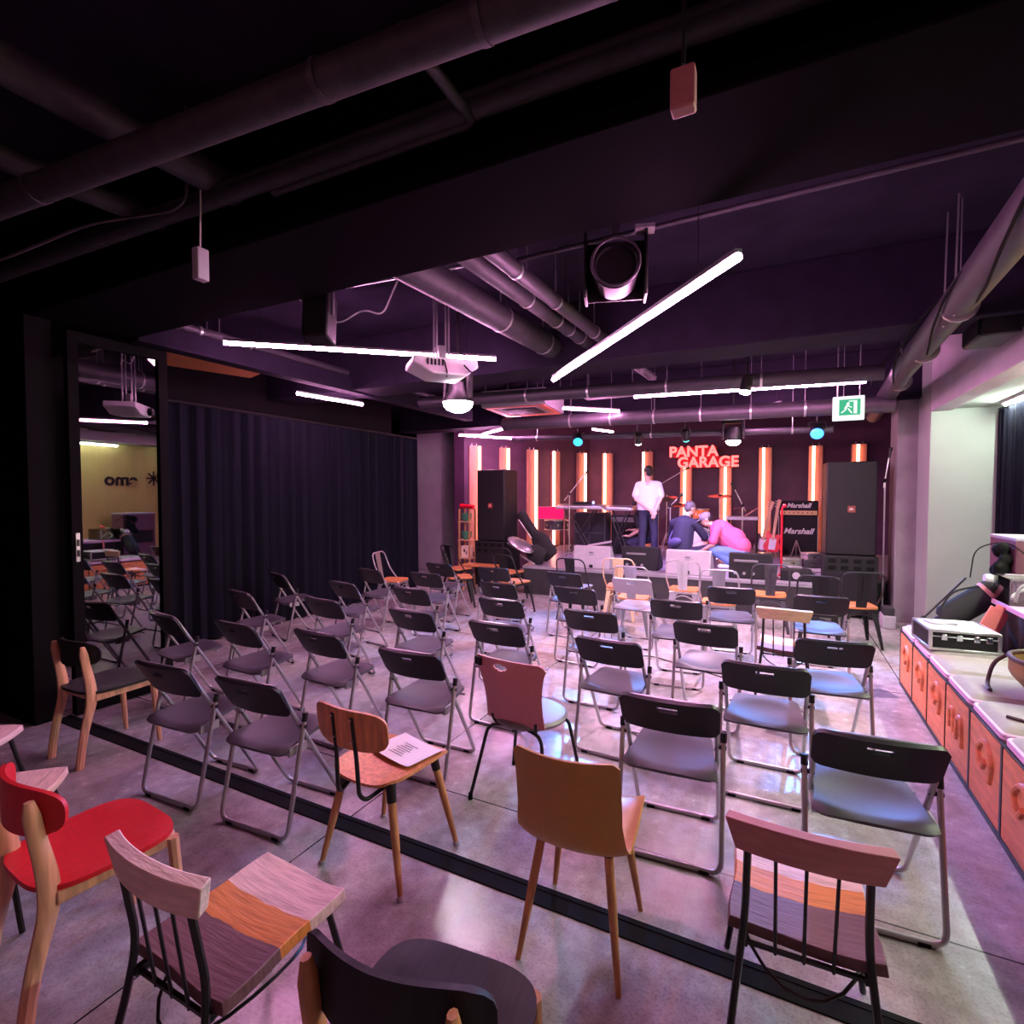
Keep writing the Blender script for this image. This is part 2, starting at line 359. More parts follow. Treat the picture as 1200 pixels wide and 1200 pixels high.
# glass leaf of the folding door, parked along the left side
d = thing('door_1', 'black framed glass door leaf reflecting the room, left of the black curtain', 'door', (-4.81, 2.06, 0))
d['kind'] = 'structure'
MB().bx(-.03, .03, 0, .07, .012, 2.94).bx(-.03, .03, .66, .73, .012, 2.94).bx(-.03, .03, .07, .66, .012, .10).bx(-.03, .03, .07, .66, 2.86, 2.94).build('door_frame', 'blackwall', d, bevel=.004)
MB().bx(-.004, .004, .07, .66, .10, 2.86).build('glass_pane', 'glass', d, smooth=False)
MB().bx(.03, .042, .02, .05, 1.19, 1.41).build('handle_plate', 'silver', d, bevel=.004)
MB().bx(.042, .047, .027, .043, 1.31, 1.36).bx(.042, .047, .027, .043, 1.23, 1.28).build('keyhole', 'blkplastic', d)
# curtains
def curtain(name, label, A, B, z0, z1, waves, amp, mat='curtain'):
    A = V(A); B = V(B); nrm = V((-(B - A).y, (B - A).x)).normalized()
    def P(u, v):
        p = A.lerp(B, u); w = math.sin(u * waves * 2 * PI) + .35 * math.sin(u * waves * 4.6 * PI + 1)
        p = p + nrm * amp * w * (.75 + .25 * (1 - v)); return (p.x, p.y, z0 + (z1 - z0) * v)
    t = thing(name, label, 'curtain', ((A.x + B.x) / 2, (A.y + B.y) / 2, 0))
    o = MB().sheet(P, waves * 10, 4, .004).build('drape', mat, t); o.location = (-t.location.x, -t.location.y, 0)
    q = MB().tube([(A.x, A.y, z1 + .02), (B.x, B.y, z1 + .02)], .014).build('curtain_rail', 'blkmetal', t); q.location = o.location
    return t
curtain('stage_curtain', 'floor-length black pleated curtain along the left side of the room', (-5.88, 2.75), (-5.88, 7.8), .03, 2.70, 24, .045)
curtain('window_curtain', 'dark grey curtain in the lit alcove at the right edge, beside the pale pier', (2.22, 6.95), (2.22, 7.93), .03, 2.66, 7, .03)
MB_ = MB()
# dark lettering on the ochre wall (seen mirrored in the glass leaf)
s = thing('wall_lettering', 'dark painted letters on the ochre alcove wall, seen in the glass leaf', 'sign', (2.295, 6.0, 2.0))
text('emo', .34, 'blkplastic', s, (0, 0, 0), (PI / 2, 0, -PI / 2), .003, bold=.012)
st5 = MB()
for k in range(4): st5.box((0, .62, .05), (.012, .30, .03), Matrix.Rotation(k * PI / 4, 3, 'X'))
st5.build('star', 'blkplastic', s, smooth=False)

# ------------------------------------------------------------------ LED bars, lamps
def led_bar(a, b, label, group='pink LED bars under the ceiling', zc=3.62, glow='g_bar'):
    a = V(a); b = V(b); c = (a + b) / 2; L = (b - a).length; rz = math.atan2((b - a).y, (b - a).x)
    t = thing('led_bar', label, 'light', c, rz, group)
    t.rotation_euler = (0, -math.asin((b - a).z / L), rz)
    MB().bx(-L / 2, L / 2, -.018, .018, .012, .036).build('housing', 'silver', t, bevel=.003)
    MB().tube([(-L / 2, 0, 0), (L / 2, 0, 0)], .0185, 10).build('diffuser', glow, t)
    for x in (-L * .38, L * .38): MB().tube([(x, 0, .03), (x, 0, zc - c.z)], .002, 5).build('hanging_wire', 'blkmetal', t)
led_bar((-4.26, 2.96, 3.0), (-2.45, 4.49, 3.0), 'long pink LED bar at left, passing behind the projector')
led_bar((-1.77, 4.29, 2.7), (-.17, 2.44, 2.7), 'long pink LED bar slanting up towards the right, left of the exit sign')
led_bar((-1.61, 6.49, 2.9), (.79, 6.72, 2.9), 'long level pink LED bar to the left of the exit sign')
led_bar((-5.11, 4.47, 2.9), (-4.96, 5.4, 2.9), 'short pink LED bar behind the lintel above the black curtain')
led_bar((-5.53, 8.67, 2.85), (-4.61, 10.01, 2.85), 'pink LED bar beside the left column, lower one of a crossing pair')
led_bar((-5.21, 9.0, 2.88), (-3.76, 7.89, 2.88), 'pink LED bar beside the left column, upper one of a crossing pair')
led_bar((-2.7, 6.9, 2.9), (-2.08, 7.51, 2.9), 'short pink LED bar to the right of the orange-lit ceiling cassette')
led_bar((-.4, 8.19, 2.88), (-.01, 7.7, 2.88), 'very short pink LED bar below the long level bar near the exit sign')
led_bar((-3.07, 9.33, 2.9), (-2.86, 9.88, 2.9), 'very short pink LED bar above the cyan stage spotlight')
# added fill bars, unseen behind the camera, dimmer and redder than the rest
led_bar((-2.9, -.9, 2.9), (-1.2, -2.4, 2.9), 'added fill light bar over the back of the room, left one', glow='g_bar_fill')
led_bar((-.9, -1.6, 2.9), (1.3, -1.0, 2.9), 'added fill light bar over the back of the room, right one', glow='g_bar_fill')

def lamp(kind, loc, target, col, e, r=.05, size=70, blend=.6):
    l = bpy.data.lights.new('lamp_light', kind); l.energy = e; l.color = col; l.shadow_soft_size = r
    if kind == 'SPOT': l.spot_size = math.radians(size); l.spot_blend = blend
    o = bpy.data.objects.new('lamp_light', l); COL.objects.link(o); o.location = loc
    if target is not None: o.rotation_euler = (V(target) - V(loc)).to_track_quat('-Z', 'Y').to_euler()
    return o
def stage_spot(loc, target, glow, col, e, label, r=.06, size=70, truss=2.72):
    loc = V(loc); d = (V(target) - loc).normalized(); q = d.to_track_quat('Y', 'Z').to_euler()
    t = thing('stage_spotlight', label, 'light', loc, 0, 'spotlights on the stage truss')
    R = q.to_matrix(); X = R @ V((1, 0, 0))
    b = MB(); b.cyl(V((0, 0, 0)) - d * .17, -d * .012, r * .9, r * 1.12, 16); b.build('lamp_can', 'blkmetal', t)
    MB().ell((0, 0, 0), (r, r, r * .45), 14, 8, (d.to_track_quat('Z', 'Y')).to_matrix()).build('lens', glow, t)
    MB().tube([X * (r + .02) - d * .08, X * (r + .02) - d * .08 + V((0, 0, .12)), -X * (r + .02) - d * .08 + V((0, 0, .12)), -X * (r + .02) - d * .08], .008, 6, fillet=.02).build('yoke', 'blkmetal', t)
    MB().cyl(-d * .08 + V((0, 0, .12)), -d * .08 + V((0, 0, max(.14, truss - loc.z))), .014).build('clamp', 'blkmetal', t)
    if e: 
        l = lamp('SPOT', loc + d * .06, target, col, e, .05, size)
stage_spot((-2.95, 8.2, 2.56), (-2.2, 5.2, 0), 'g_blue', (.07, .32, 1), 560, 'bright cyan spotlight on the truss, the left one above the keyboards', .075)
stage_spot((.43, 8.2, 2.52), (.25, 4.6, .2), 'g_azure', (.07, .30, 1), 520, 'bright blue spotlight below the exit sign', .08)
stage_spot((-1.99, 8.3, 2.51), (-2.4, 10.2, .6), 'g_spot', (.6, .35, 1), 210, 'white spotlight on the truss just left of the red sign', .05)
stage_spot((-1.27, 8.3, 2.52), (-1.3, 9.7, .6), 'g_teal', (.5, .25, 1), 230, 'teal spotlight on the truss directly above the red sign', .045)
stage_spot((-.34, 6.0, 2.76), (-.8, 5.9, 0), 'g_spot', (1, .60, .85), 520, 'small dazzling white spotlight in the middle of the long level LED bar', .055, 105, 3.05)
# moving heads
def moving_head(loc, label, lens, e=0, tgt=None, disp=True, r=.09):
    k = r / .09
    t = thing('moving_head_light', label, 'light', loc)
    MB().bx(-.12, .12, -.09, .09, .22, .31).build('base_box', 'blkplastic', t, bevel=.012)
    MB().bx(-.15, -.115, -.04, .04, -.02, .25).bx(.115, .15, -.04, .04, -.02, .25).bx(-.15, .15, -.04, .04, .20, .24).build('yoke', 'blkplastic', t, bevel=.01)
    MB().lathe([(.03, .16), (.085, .14), (.10, .06), (max(.10, r * 1.03), -.03), (max(.092, r * 1.02), -.05)], (0, 0, 0), 18).build('head', 'blkplastic', t)
    MB().ell((0, 0, -.05), (r, r, .06 * k), 16, 8).build('lens', lens, t)
    if disp: MB().bx(-.03, .03, -.094, -.09, .25, .28).build('display', 'g_red', t, smooth=False)
    MB().cyl((0, 0, .31), (0, 0, 3.62 - loc[2]), .014).build('clamp', 'blkmetal', t)
    if e: lamp('SPOT', V(loc) - V((0, 0, .13)), tgt, (1, .62, .88), e, .06, 135)
moving_head((-.61, 8.2, 2.52), 'black moving-head light with red display over the right of the red sign', 'g_spot', 170, (-.6, 9.6, 0), True, .10)
moving_head((-2.85, 4.45, 2.66), 'domed light glowing white directly under the projector', 'g_spot', 800, (-2.5, 5.9, 0), False, .15)

# ------------------------------------------------------------------ ceiling services
def duct(name, label, pts, r, mat='duct', rings=(), hang=True, fil=.15, cat='pipe', n=14, rm='silver'):
    t = thing(name, label, cat, pts[0]); o0 = V(pts[0]); P = [V(p) - o0 for p in pts]
    MB().tube(P, r, n, fillet=fil).build('pipe_run', mat, t)
    L = (P[-1] - P[0])
    for k in rings:
        c = P[0] + L * k; dv = L.normalized()
        MB().cyl(c - dv * .012, c + dv * .012, r + .005, r + .005, n).build('clamp_ring', rm, t)
        if hang: MB().tube([c + V((0, 0, r)), c + V((0, 0, 3.62 - (o0 + c).z))], .004, 5).build('hanger_rod', 'silver', t)
    return t
duct('round_duct', 'thick dark lagged duct above and right of the projector', [(-2.20, 2.56, 3.2), (-2.07, 5.45, 3.2)], .115, 'ductblk', (.5, .78, .88))
duct('ceiling_pipe', 'middle one of three parallel pipes running to the stage above the slanting LED bar', [(-1.79, 2.56, 3.2), (-1.70, 5.3, 3.2)], .065, 'ductblk', (.42, .62, .72, .82))
duct('ceiling_pipe', 'right one of three parallel pipes running to the stage above the slanting LED bar', [(-1.62, 2.56, 3.2), (-1.48, 6.9, 3.2)], .055, 'duct', (.15, .3, .5, .75))
t = duct('ceiling_pipe', 'pinkish pipe wrapped in cables running along the right side above the alcove', [(.86, .6, 2.95), (1.0, 4.0, 2.95), (1.06, 6.4, 2.93), (1.25, 9.7, 2.9)], .10, 'duct', (.42, .55, .7))
cb = MB()
for k in range(3):
    cb.tube([(.90 + .02 * k + .11 * math.cos(.7 * i + k * 2), .0 + i * .45, .0 + .10 * math.sin(.7 * i + 2 * k) - .02) for i in range(1, 15)], .008, 6, fillet=.1)
c = cb.build('cable_bundle', 'rubber', t); c.location = (-.80, 0, 0)
for yy in (4.35, 4.6): MB().tube([(.12, yy - .6, -.1), (.13, yy - .6, .72)], .006, 5).build('hanger_rod', 'silver', t)
t = thing('wall_speaker', 'black box speaker mounted on the header beside the wrapped pipe', 'speaker', (1.44, 5.3, 3.0))
MB().bx(-.14, .1, -.22, .22, -.13, .13).build('cabinet', 'blkplastic', t, bevel=.015); MB().bx(.1, .16, -.04, .04, -.05, .05).build('wall_bracket', 'blkmetal', t)
MB().bx(-.148, -.14, -.19, .19, -.11, .11).build('grille', 'grille', t)
duct('ceiling_pipe', 'thick black pipe crossing the near ceiling from the left edge', [(-5.3, 1.05, 3.1), (-1.66, 1.33, 3.1), (2.2, 1.62, 3.1)], .062, 'ductblk', (.30, .52, .60), False, rm='duct')
duct('ceiling_pipe', 'black pipe running front to back at the upper left over the crossing pipe', [(-2.6, -2.0, 3.28), (-2.55, 1.86, 3.28)], .075, 'ductblk')
duct('ceiling_pipe', 'black pipe parallel at the far upper left of the near ceiling', [(-3.5, -1.0, 3.28), (-3.2, 1.86, 3.28)], .06, 'ductblk')
duct('sprinkler_pipe', 'thin bent black pipe below the crossing pipe in the near ceiling', [(-1.08, 1.36, 3.16), (-1.09, 1.82, 3.16), (-2.2, 1.80, 3.16)], .022, 'ductblk', fil=.05)
duct('ceiling_pipe', 'horizontal grey duct crossing over the seats behind the slanting LED bar', [(-4.6, 6.2, 3.02), (.9, 6.4, 2.92)], .08, 'duct', (.1, .3, .45, .62, .8))
duct('ceiling_pipe', 'horizontal bluish-lit duct in front of the stage truss', [(-4.0, 7.6, 2.84), (1.2, 7.7, 2.78)], .10, 'duct', (.22, .34, .46, .58, .7, .82, .9))
duct('lighting_truss', 'long grey truss tube over the stage front carrying the spotlights', [(-4.2, 8.3, 2.68), (.62, 8.3, 2.58)], .045, 'duct', (.1, .5, .9), cat='truss')
duct('ceiling_pipe', 'thin pipe along the top of the curtain lintel at left', [(-4.84, 2.6, 3.22), (-4.84, 7.8, 3.22)], .045, 'duct', (.1, .2, .55, .8), False)
duct('conduit', 'thin pale conduit crossing the ceiling bay left of the projector', [(-4.4, 3.3, 3.45), (-2.1, 3.5, 3.45)], .012, 'silver')
duct('conduit', 'thin dark conduit crossing the ceiling bay behind the round black fixture', [(-2.0, 3.6, 3.45), (2.2, 3.4, 3.42)], .016, 'duct')
def cable(label, pts, r=.006, mat='rubber', name='cable', fil=.12):
    o0 = V(pts[0]); o = MB().tube([V(p) - o0 for p in pts], r, 6, fillet=fil).build(name, mat); return tag(o, label, 'cable', loc=pts[0])
cable('thin cable sagging under the near ceiling at left', [(-5.0, 1.25, 3.62), (-5.0, 1.25, 3.05), (-4.2, 1.25, 2.93), (-3.6, 1.3, 2.93), (-3.1, 1.45, 3.06), (-2.65, 1.66, 3.12), (-2.65, 1.66, 3.62)], .008, 'duct')
cable('loose white cable dangling by the projector rods', [(-3.7, 3.2, 3.4), (-3.3, 3.3, 3.1), (-3.05, 3.35, 3.22), (-2.9, 3.4, 3.15), (-2.8, 3.5, 3.5)], .007, 'white')
t = thing('hanging_switch_box', 'small grey box hanging on a white cord at left, above the curtain', 'box', (-2.6, 1.69, 2.85))
MB().bx(-.024, .024, -.03, .03, -.078, .078).build('box_body', 'wedge', t, bevel=.005); MB().tube([(0, 0, .09), (0, .01, .5)], .004, 6).build('cord', 'white', t)
t = thing('ceiling_switch_box', 'small pinkish box fixed to the black beam at top centre', 'box', (-.21, 1.28, 2.62))
MB().bx(-.027, .027, -.02, .02, -.046, .046).build('box_body', 'boardpink', t, bevel=.005); MB().tube([(0, 0, .06), (0, .0, .45)], .005, 6).build('rod', 'blkmetal', t)
for k, (x, y) in enumerate([(-.25, 1.45), (-.13, 1.46), (.02, 1.47)]):
    cable(['leftmost', 'middle', 'rightmost'][k] + ' of three pale cable ends hanging from the crossing pipe at top centre', [(x, y, 3.62), (x + .02, y - .05, 3.25), (x + .0, y - .08, 3.02 + .02 * k)], .007, 'cream')
duct('ceiling_pipe', 'black pipe close against the near beam, running across the top of the room', [(-5.3, 1.66, 3.2), (2.2, 1.90, 3.2)], .05, 'ductblk', (), False)
t = thing('warm_lit_board', 'added orange board standing for the warm-lit ceiling behind the curtain lintel at left', 'panel', (-5.5, 3.7, 3.1), -.3)
MB().bx(-.35, .35, -.5, .5, 0, .02).build('board', 'plywood', t); MB().cyl((-.2, 0, .02), (-.2, 0, .52), .006).cyl((.2, 0, .02), (.2, 0, .52), .006).build('hanger_rods', 'silver', t)  # board is added; its orange stands for warm glow on the ceiling
# round fixture in a square bracket
t = thing('bracketed_floodlight', 'big round black fixture in a square bracket above the slanting LED bar', 'light', (-.80, 2.80, 2.92), .28)
MB().bx(-.165, .165, .10, .115, -.15, .17).bx(-.165, -.15, -.04, .115, -.17, .17).bx(.15, .165, -.04, .115, -.17, .17).build('square_bracket', 'blkmetal', t, bevel=.004)
MB().lathe([(.10, .12), (.118, .06), (.118, -.10), (.105, -.10), (.10, -.08), (.0, -.08)], (0, 0, -.04), 24, 'y').build('drum_body', 'blkplastic', t)
MB().tube([(.12 * math.cos(a), -.145, -.04 + .12 * math.sin(a)) for a in [2 * PI * k / 28 for k in range(28)]], .008, 6, closed=True).build('rim', 'duct', t)
MB().bx(-.02, .02, -.01, .02, .17, .62).build('hanger_bar', 'duct', t); MB().bx(.10, .20, -.05, .03, .165, .185).build('top_arm', 'wedge', t)
t = thing('hanging_speaker', 'black angular speaker hanging under the beam at upper left, above the long LED bar', 'speaker', (-2.82, 2.66, 2.92), .4)
MB().prism([(-.09, -.16), (.07, -.19), (.11, .13), (-.06, .16)], 'x', -.09, .09).build('cabinet', 'blkplastic', t, bevel=.015)
MB().tube([(-.10, 0, 0), (-.10, 0, .2), (.10, 0, .2), (.10, 0, 0)], .008, 6, fillet=.03).build('bracket', 'silver', t); MB().cyl((0, 0, .2), (0, 0, .34), .02).build('stem', 'blkmetal', t)
# projector
t = thing('ceiling_projector', 'white projector hanging on four rods in front of the long LED bar', 'projector', (-2.52, 3.68, 2.73), .85)
MB().prism([(-.27, .01), (-.26, .07), (.26, .07), (.27, .01), (.16, -.065), (-.10, -.065)], 'y', -.17, .17).build('projector_body', 'white', t, bevel=.012)
MB().lathe([(.05, 0), (.05, .05), (.042, .055), (0, .05)], (.10, .17, 0), 16, 'y').build('lens_barrel', 'blkplastic', t)
vb = MB()
for k in range(5): vb.bx(-.16 + .03 * k, -.145 + .03 * k, -.176, -.169, .0, .05)
vb.build('vent_slots', 'blkplastic', t)
MB().bx(-.06, .06, -.05, .05, .075, .10).bx(-.03, .03, -.03, .03, .10, .20).build('mount_bracket', 'silver', t, bevel=.004)
for x, y in ((-.05, -.05), (.05, -.05), (-.05, .05), (.05, .05)): MB().cyl((x, y, .10), (x, y, .86), .008, n=8).build('suspension_rod', 'silver', t)
cb = MB().tube([(.14, -.16, .03), (.19, -.22, -.05), (.24, -.15, -.02), (.24, -.05, .1), (.1, .0, .2)], .006, 6, fillet=.05).tube([(-.02, -.165, .05), (.0, -.19, -.05), (.02, -.1, -.07)], .005, 6, fillet=.03)
cb.build('cable', 'rubber', t)
# ceiling cassette
t = thing('ceiling_cassette', 'square ceiling air-conditioner with an orange-lit rim, right of the projector', 'air conditioner', (-3.55, 7.42, 3.0), .1)
MB().bx(-.50, .50, -.50, .50, .0, .24).build('casing', 'wedge', t, bevel=.01)
MB().bx(-.46, .46, -.46, -.36, -.012, 0).bx(-.46, .46, .36, .46, -.012, 0).bx(-.46, -.36, -.36, .36, -.012, 0).bx(.36, .46, -.36, .36, -.012, 0).build('warm_lit_rim', 'cassette', t, smooth=False)  # warm light on the rim is put into its orange colour
MB().bx(-.26, .26, -.26, .26, -.01, 0).build('grille', 'grille', t)
for x, y in ((-.45, -.45), (.45, -.45), (-.45, .45), (.45, .45)): MB().cyl((x, y, .24), (x, y, .62), .006, n=6).build('threaded_rod', 'silver', t)
t = thing('ceiling_panel', 'flat panel lit blue behind the right end of the orange-lit cassette', 'panel', (-2.1, 7.05, 3.12))
MB().bx(-.5, .35, -.1, .6, 0, .03).build('panel', 'wedge', t); MB().cyl((-.3, 0, .03), (-.3, 0, .5), .006).cyl((.25, .3, .03), (.25, .3, .5), .006).build('rods', 'silver', t)
# exit sign
t = thing('exit_sign', 'white and green running-man exit sign hanging at right', 'sign', (.63, 6.6, 2.615))
MB().bx(-.142, .142, .0, .06, -.125, .125).build('case', 'g_exit', t, bevel=.006)
MB().bx(-.085, .105, -.006, 0, -.075, .09).build('green_panel', 'g_exitgreen', t, smooth=False)
man = MB().bx(.045, .075, -.010, -.006, -.06, .075).bx(-.0, .045, -.010, -.006, .065, .075)
man.ell((-.005, -.008, .045), (.014, .003, .014), 10, 6).box((-.02, -.008, .012), (.022, .004, .05), Matrix.Rotation(.5, 3, 'Y'))
man.box((.012, -.008, -.03), (.012, .004, .06), Matrix.Rotation(-.6, 3, 'Y')).box((-.045, -.008, -.032), (.012, .004, .055), Matrix.Rotation(.9, 3, 'Y')).box((.008, -.008, .016), (.010, .004, .045), Matrix.Rotation(-1.0, 3, 'Y'))
man.build('running_man', 'g_exit', t, smooth=False)
MB().cyl((-.1, .03, .125), (-.1, .03, .9), .006).cyl((.1, .03, .125), (.1, .03, .9), .006).build('hanger_rods', 'silver', t)
# alcove tube
for y0, y1, lb in ((6.85, 7.6, 'white fluorescent tube under the alcove soffit, the far one beside the pale pier'), (2.5, 5.9, 'white fluorescent tube under the alcove soffit over the nearer crates')):
    t = thing('fluorescent_tube', lb, 'light', (2.17, (y0 + y1) / 2, 2.69), 0, 'fluorescent tubes in the alcove'); h = (y1 - y0) / 2
    MB().bx(-.035, .035, -h, h, .0, .03).build('fitting', 'white', t); MB().tube([(0, -h + .02, -.012), (0, h - .02, -.012)], .013, 10).build('tube', 'g_white', t)

# ------------------------------------------------------------------ folding chairs
def make_folding(label):
    t = thing('folding_chair', label, 'chair', group='black folding chairs set out in rows')
    def seat(u, v):
        w = .190 - .020 * (2 * v - 1); x = (2 * u - 1) * w
        e = max(0, abs(2 * u - 1) - .78) / .22
        y = -.175 + .365 * v + (.03 * e * e if v < .5 else -.03 * e * e) * abs(2 * v - 1) ** 3
        d = max(0, 1 - ((2 * u - 1) ** 2 + ((v - .45) * 2.2) ** 2)); z = .440 + .022 * v - .030 * d - .018 * max(0, (.12 - v) / .12) ** 2
        return (x, y, z)
    MB().sheet(seat, 16, 14, .016).build('seat', 'seatplastic', t)
    def back(u, v):
        a = 2 * u - 1; x = a * (.216 + .004 * v); e = max(0, abs(a) - .86) / .14
        z = .605 + .175 * v - (.028 * e * e if v > .5 else -.028 * e * e) * abs(2 * v - 1) ** 2
        y = -.205 + (.775 - z) * .58 - .036 * (1 - a * a); return (x, y, z)
    MB().sheet(back, 25, 12, .020, lambda u, v: abs(u - .5) < .1 and .70 < v < .86).build('backrest', 'blkplastic', t)
    MB().tube([(-.205, -.196, .768), (.205, -.196, .768), (.205, .25, .013), (-.205, .25, .013)], .0115, 10, closed=True, fillet=.05).build('front_frame', 'tube', t)
    MB().tube([(-.232, -.052, .575), (-.232, -.175, .013), (.232, -.175, .013), (.232, -.052, .575)], .0115, 10, fillet=.055).build('rear_frame', 'tube', t)
    MB().cyl((-.2, .12, .44), (.2, .12, .44), .007).bx(-.212, -.19, -.13, -.02, .40, .445).bx(.19, .212, -.13, -.02, .40, .445).build('seat_hinge', 'tube', t)
    for s in (-1, 1):
        MB().cyl((s * .232, -.047, .60), (s * .232, -.055, .558), .0145).cyl((s * .195, -.058, .535), (s * .245, -.058, .535), .010).build('end_cap', 'blkplastic', t)
        MB().bx(s * .16 - .022, s * .16 + .022, -.189, -.161, .0, .017).build('foot', 'rubber', t, bevel=.004)
        MB().bx(s * .14 - .022, s * .14 + .022, .236, .264, .0, .017).build('foot', 'rubber', t, bevel=.004)
    return t
G_F = 'black folding chairs set out in rows'
FOLD = [  # backrest centre x, y, turn in degrees, label
 (-2.35, 1.72, 3, 'black folding chair left of the orange plywood chair, standing across the floor track'),
 (-2.99, 1.68, 3, 'black folding chair on the track, just right of the wooden chair with black seat'),
 (-4.28, 2.42, -8, 'black folding chair against the glass leaf, at the near end of the black curtain'),
 (-3.50, 2.47, -2, 'black folding chair second from the left in the row just beyond the track'),
 (-4.62, 3.32, -12, 'black folding chair near the curtain, leftmost chair in the third row back from the track'),
 (-5.28, 4.28, -18, 'black folding chair closest to the curtain, half in its shadow, facing well to the right'),
 (-2.78, 2.56, -3, 'black folding chair directly behind the orange plywood chair, to its left'),
 (-3.62, 3.40, -4, 'black folding chair in the third row, second from the black curtain'),
 (-4.13, 4.16, -10, 'black folding chair second from the curtain in the fourth row of the left block'),
 (-4.56, 5.04, -10, 'black folding chair in front of the light-framed chair with orange seat by the curtain'),
 (-1.95, 2.49, 2, 'black folding chair with pinkish-lit seat right behind the paper on the orange plywood chair'),
 (-2.64, 3.39, -3, 'black folding chair with pinkish seat, third row, one file left of the pink chair'),
 (-3.27, 4.20, -4, 'black folding chair third from the front in the long file left of the aisle'),
 (-3.74, 5.10, -2, 'black folding chair with lilac-lit seat, second from the front left of the aisle'),
 (-4.08, 5.87, -6, 'black folding chair at the very front left of the aisle, near the left column'),
 (-3.24, 5.85, 3, 'foremost black folding chair in the file ahead of the pink chair'),
 (-2.64, 4.86, -3, 'bright-edged black folding chair, second from the front in the file ahead of the pink chair'),
 (-2.21, 4.12, -1, 'black folding chair third from the front in the file ahead of the pink chair'),
 (-1.83, 3.33, -1, 'black folding chair standing directly ahead of the dusty pink chair'),
 (-2.28, 5.85, -3, 'bright-edged black folding chair in line with the left white wedge speaker, foremost'),
 (-1.81, 4.95, -4, 'black folding chair in line with the left white wedge speaker, second from the front'),
 (-1.34, 4.01, -1, 'black folding chair in line with the left white wedge speaker, third from the front'),
 (-.97, 3.26, -3, 'black folding chair with greyish seat right of the dusty pink chair'),
 (-1.45, 5.77, -2, 'folding chair with pale lilac backrest in the front row, before two metal chairs'),
 (-.80, 4.75, 4, 'black folding chair behind the silver metal chair, in the middle of the right block'),
 (-.47, 3.99, -1, 'black folding chair left of the tan-backed plank chair, one row nearer'),
 (-.42, 5.67, 4, 'front row black folding chair with grey seat, beyond the tan-backed plank chair'),
 (-.06, 3.16, 0, 'black folding chair with violet-blue seat, in line behind the tan-backed plank chair'),
 (.35, 5.55, 3, 'black folding chair with a bright blue patch on its seat, rightmost in the front row'),
 (.32, 3.88, 6, 'black folding chair with bright blue seat, nearest to the orange crates at the middle right'),
 (-.44, 2.43, 3, 'black folding chair with mauve seat just beyond the mustard shell chair'),
 (.35, 2.40, 4, 'big black folding chair at the front right with blue-green seat, beside the orange crates'),
]
proto = None
for x, y, a, lb in FOLD:
    a = math.radians(a); px, py = x + .2 * -math.sin(a) * 1, y + .2 * math.cos(a)
    if proto is None: proto = make_folding(lb); t = proto; t.location = (px, py, 0); t.rotation_euler = (0, 0, a)
    elif 'pale lilac' in lb: t = dup(proto, (px, py, 0), a, lb, G_F, {'backrest': 'wedge', 'seat': 'greypad'})
    else: t = dup(proto, (px, py, 0), a, lb, G_F)

# ------------------------------------------------------------------ metal bistro chairs with wooden seats
def make_metal_chair(label, mat, seatmat='seatwood'):
    t = thing('metal_chair', label, 'chair', group='metal chairs along the stage front')
    def seat(u, v):
        a, b = 2 * u - 1, 2 * v - 1; k = 1 / max(1e-6, (abs(a) ** 6 + abs(b) ** 6) ** (1 / 6)) * max(abs(a), abs(b))
        return (a * k * .185, b * k * .18, .452 - .006 * (1 - a * a))
    MB().sheet(seat, 12, 12, .02).build('seat', seatmat, t)
    def slat(u, v):
        w = .075 - .025 * (1 - v); return ((2 * u - 1) * w, -.17 - .085 * v, .43 + .42 * v)
    b = MB().sheet(slat, 8, 6, .004)
    b.tube([(0, -.185 - .01, .50), (0, -.262, .80)], .006, 6).build('back_slat', mat, t)
    MB().tube([(-.19, -.02, .44), (-.215, -.16, .60), (-.20, -.245, .85), (.20, -.245, .85), (.215, -.16, .60), (.19, -.02, .44)], .010, 8, fillet=.09).build('back_hoop', mat, t)
    MB().bx(-.175, .175, -.17, .17, .405, .44).build('seat_frame', mat, t, bevel=.01)
    for sx in (-1, 1):
        for sy in (-1, 1):
            a = V((sx * .16, sy * .15, .43)); c = V((sx * .21, sy * .215, 0.006))
            l = MB().sheet(lambda u, v: a.lerp(c, v) + V((-sx * (1 - u) * (.055 - .035 * v), 0, 0)), 2, 4, .012).sheet(lambda u, v: a.lerp(c, v) + V((0, -sy * (1 - u) * (.055 - .035 * v), 0)), 2, 4, .012)
            l.cyl(c + V((-sx * .01, -sy * .01, 0)), c + V((-sx * .01, -sy * .01, .02)), .014); l.v = [(p[0], p[1], max(p[2], 0.)) for p in l.v]
            l.build('leg', mat, t)
    for sy in (-1, 1):
        MB().tube([(-.185, sy * .185, .20), (-.15, sy * .17, .33), (0, sy * .165, .40), (.15, sy * .17, .33), (.185, sy * .185, .20)], .009, 6, fillet=.1).build('arch_brace', mat, t)
    return t
mc0 = make_metal_chair('black metal chair with orange-brown seat by the left column', 'blkmetal'); mc0.location = (-4.36, 6.84, 0); mc0.rotation_euler = (0, 0, -.9)
G_M = 'metal chairs along the stage front'
ALL = ('back_slat', 'back_hoop', 'seat_frame', 'leg', 'arch_brace')
def mchair(x, y, r, lb, mat=None, seat=None):
    sw = {k: mat for k in ALL} if mat else {}
    if seat: sw['seat'] = seat
    return dup(mc0, (x, y, 0), math.radians(r), lb, G_M, sw)
mchair(-5.08, 6.15, -75, 'light-framed metal chair with orange seat right beside the end of the black curtain', 'tube')
mchair(-4.88, 7.62, -20, 'black metal chair standing against the left column behind another, by the low wooden table')
mchair(-3.42, 6.84, -20, 'nearer of two tan-seated black metal chairs before the left stage corner')
mchair(-3.92, 7.66, -12, 'further of two tan-seated black metal chairs before the left stage corner')
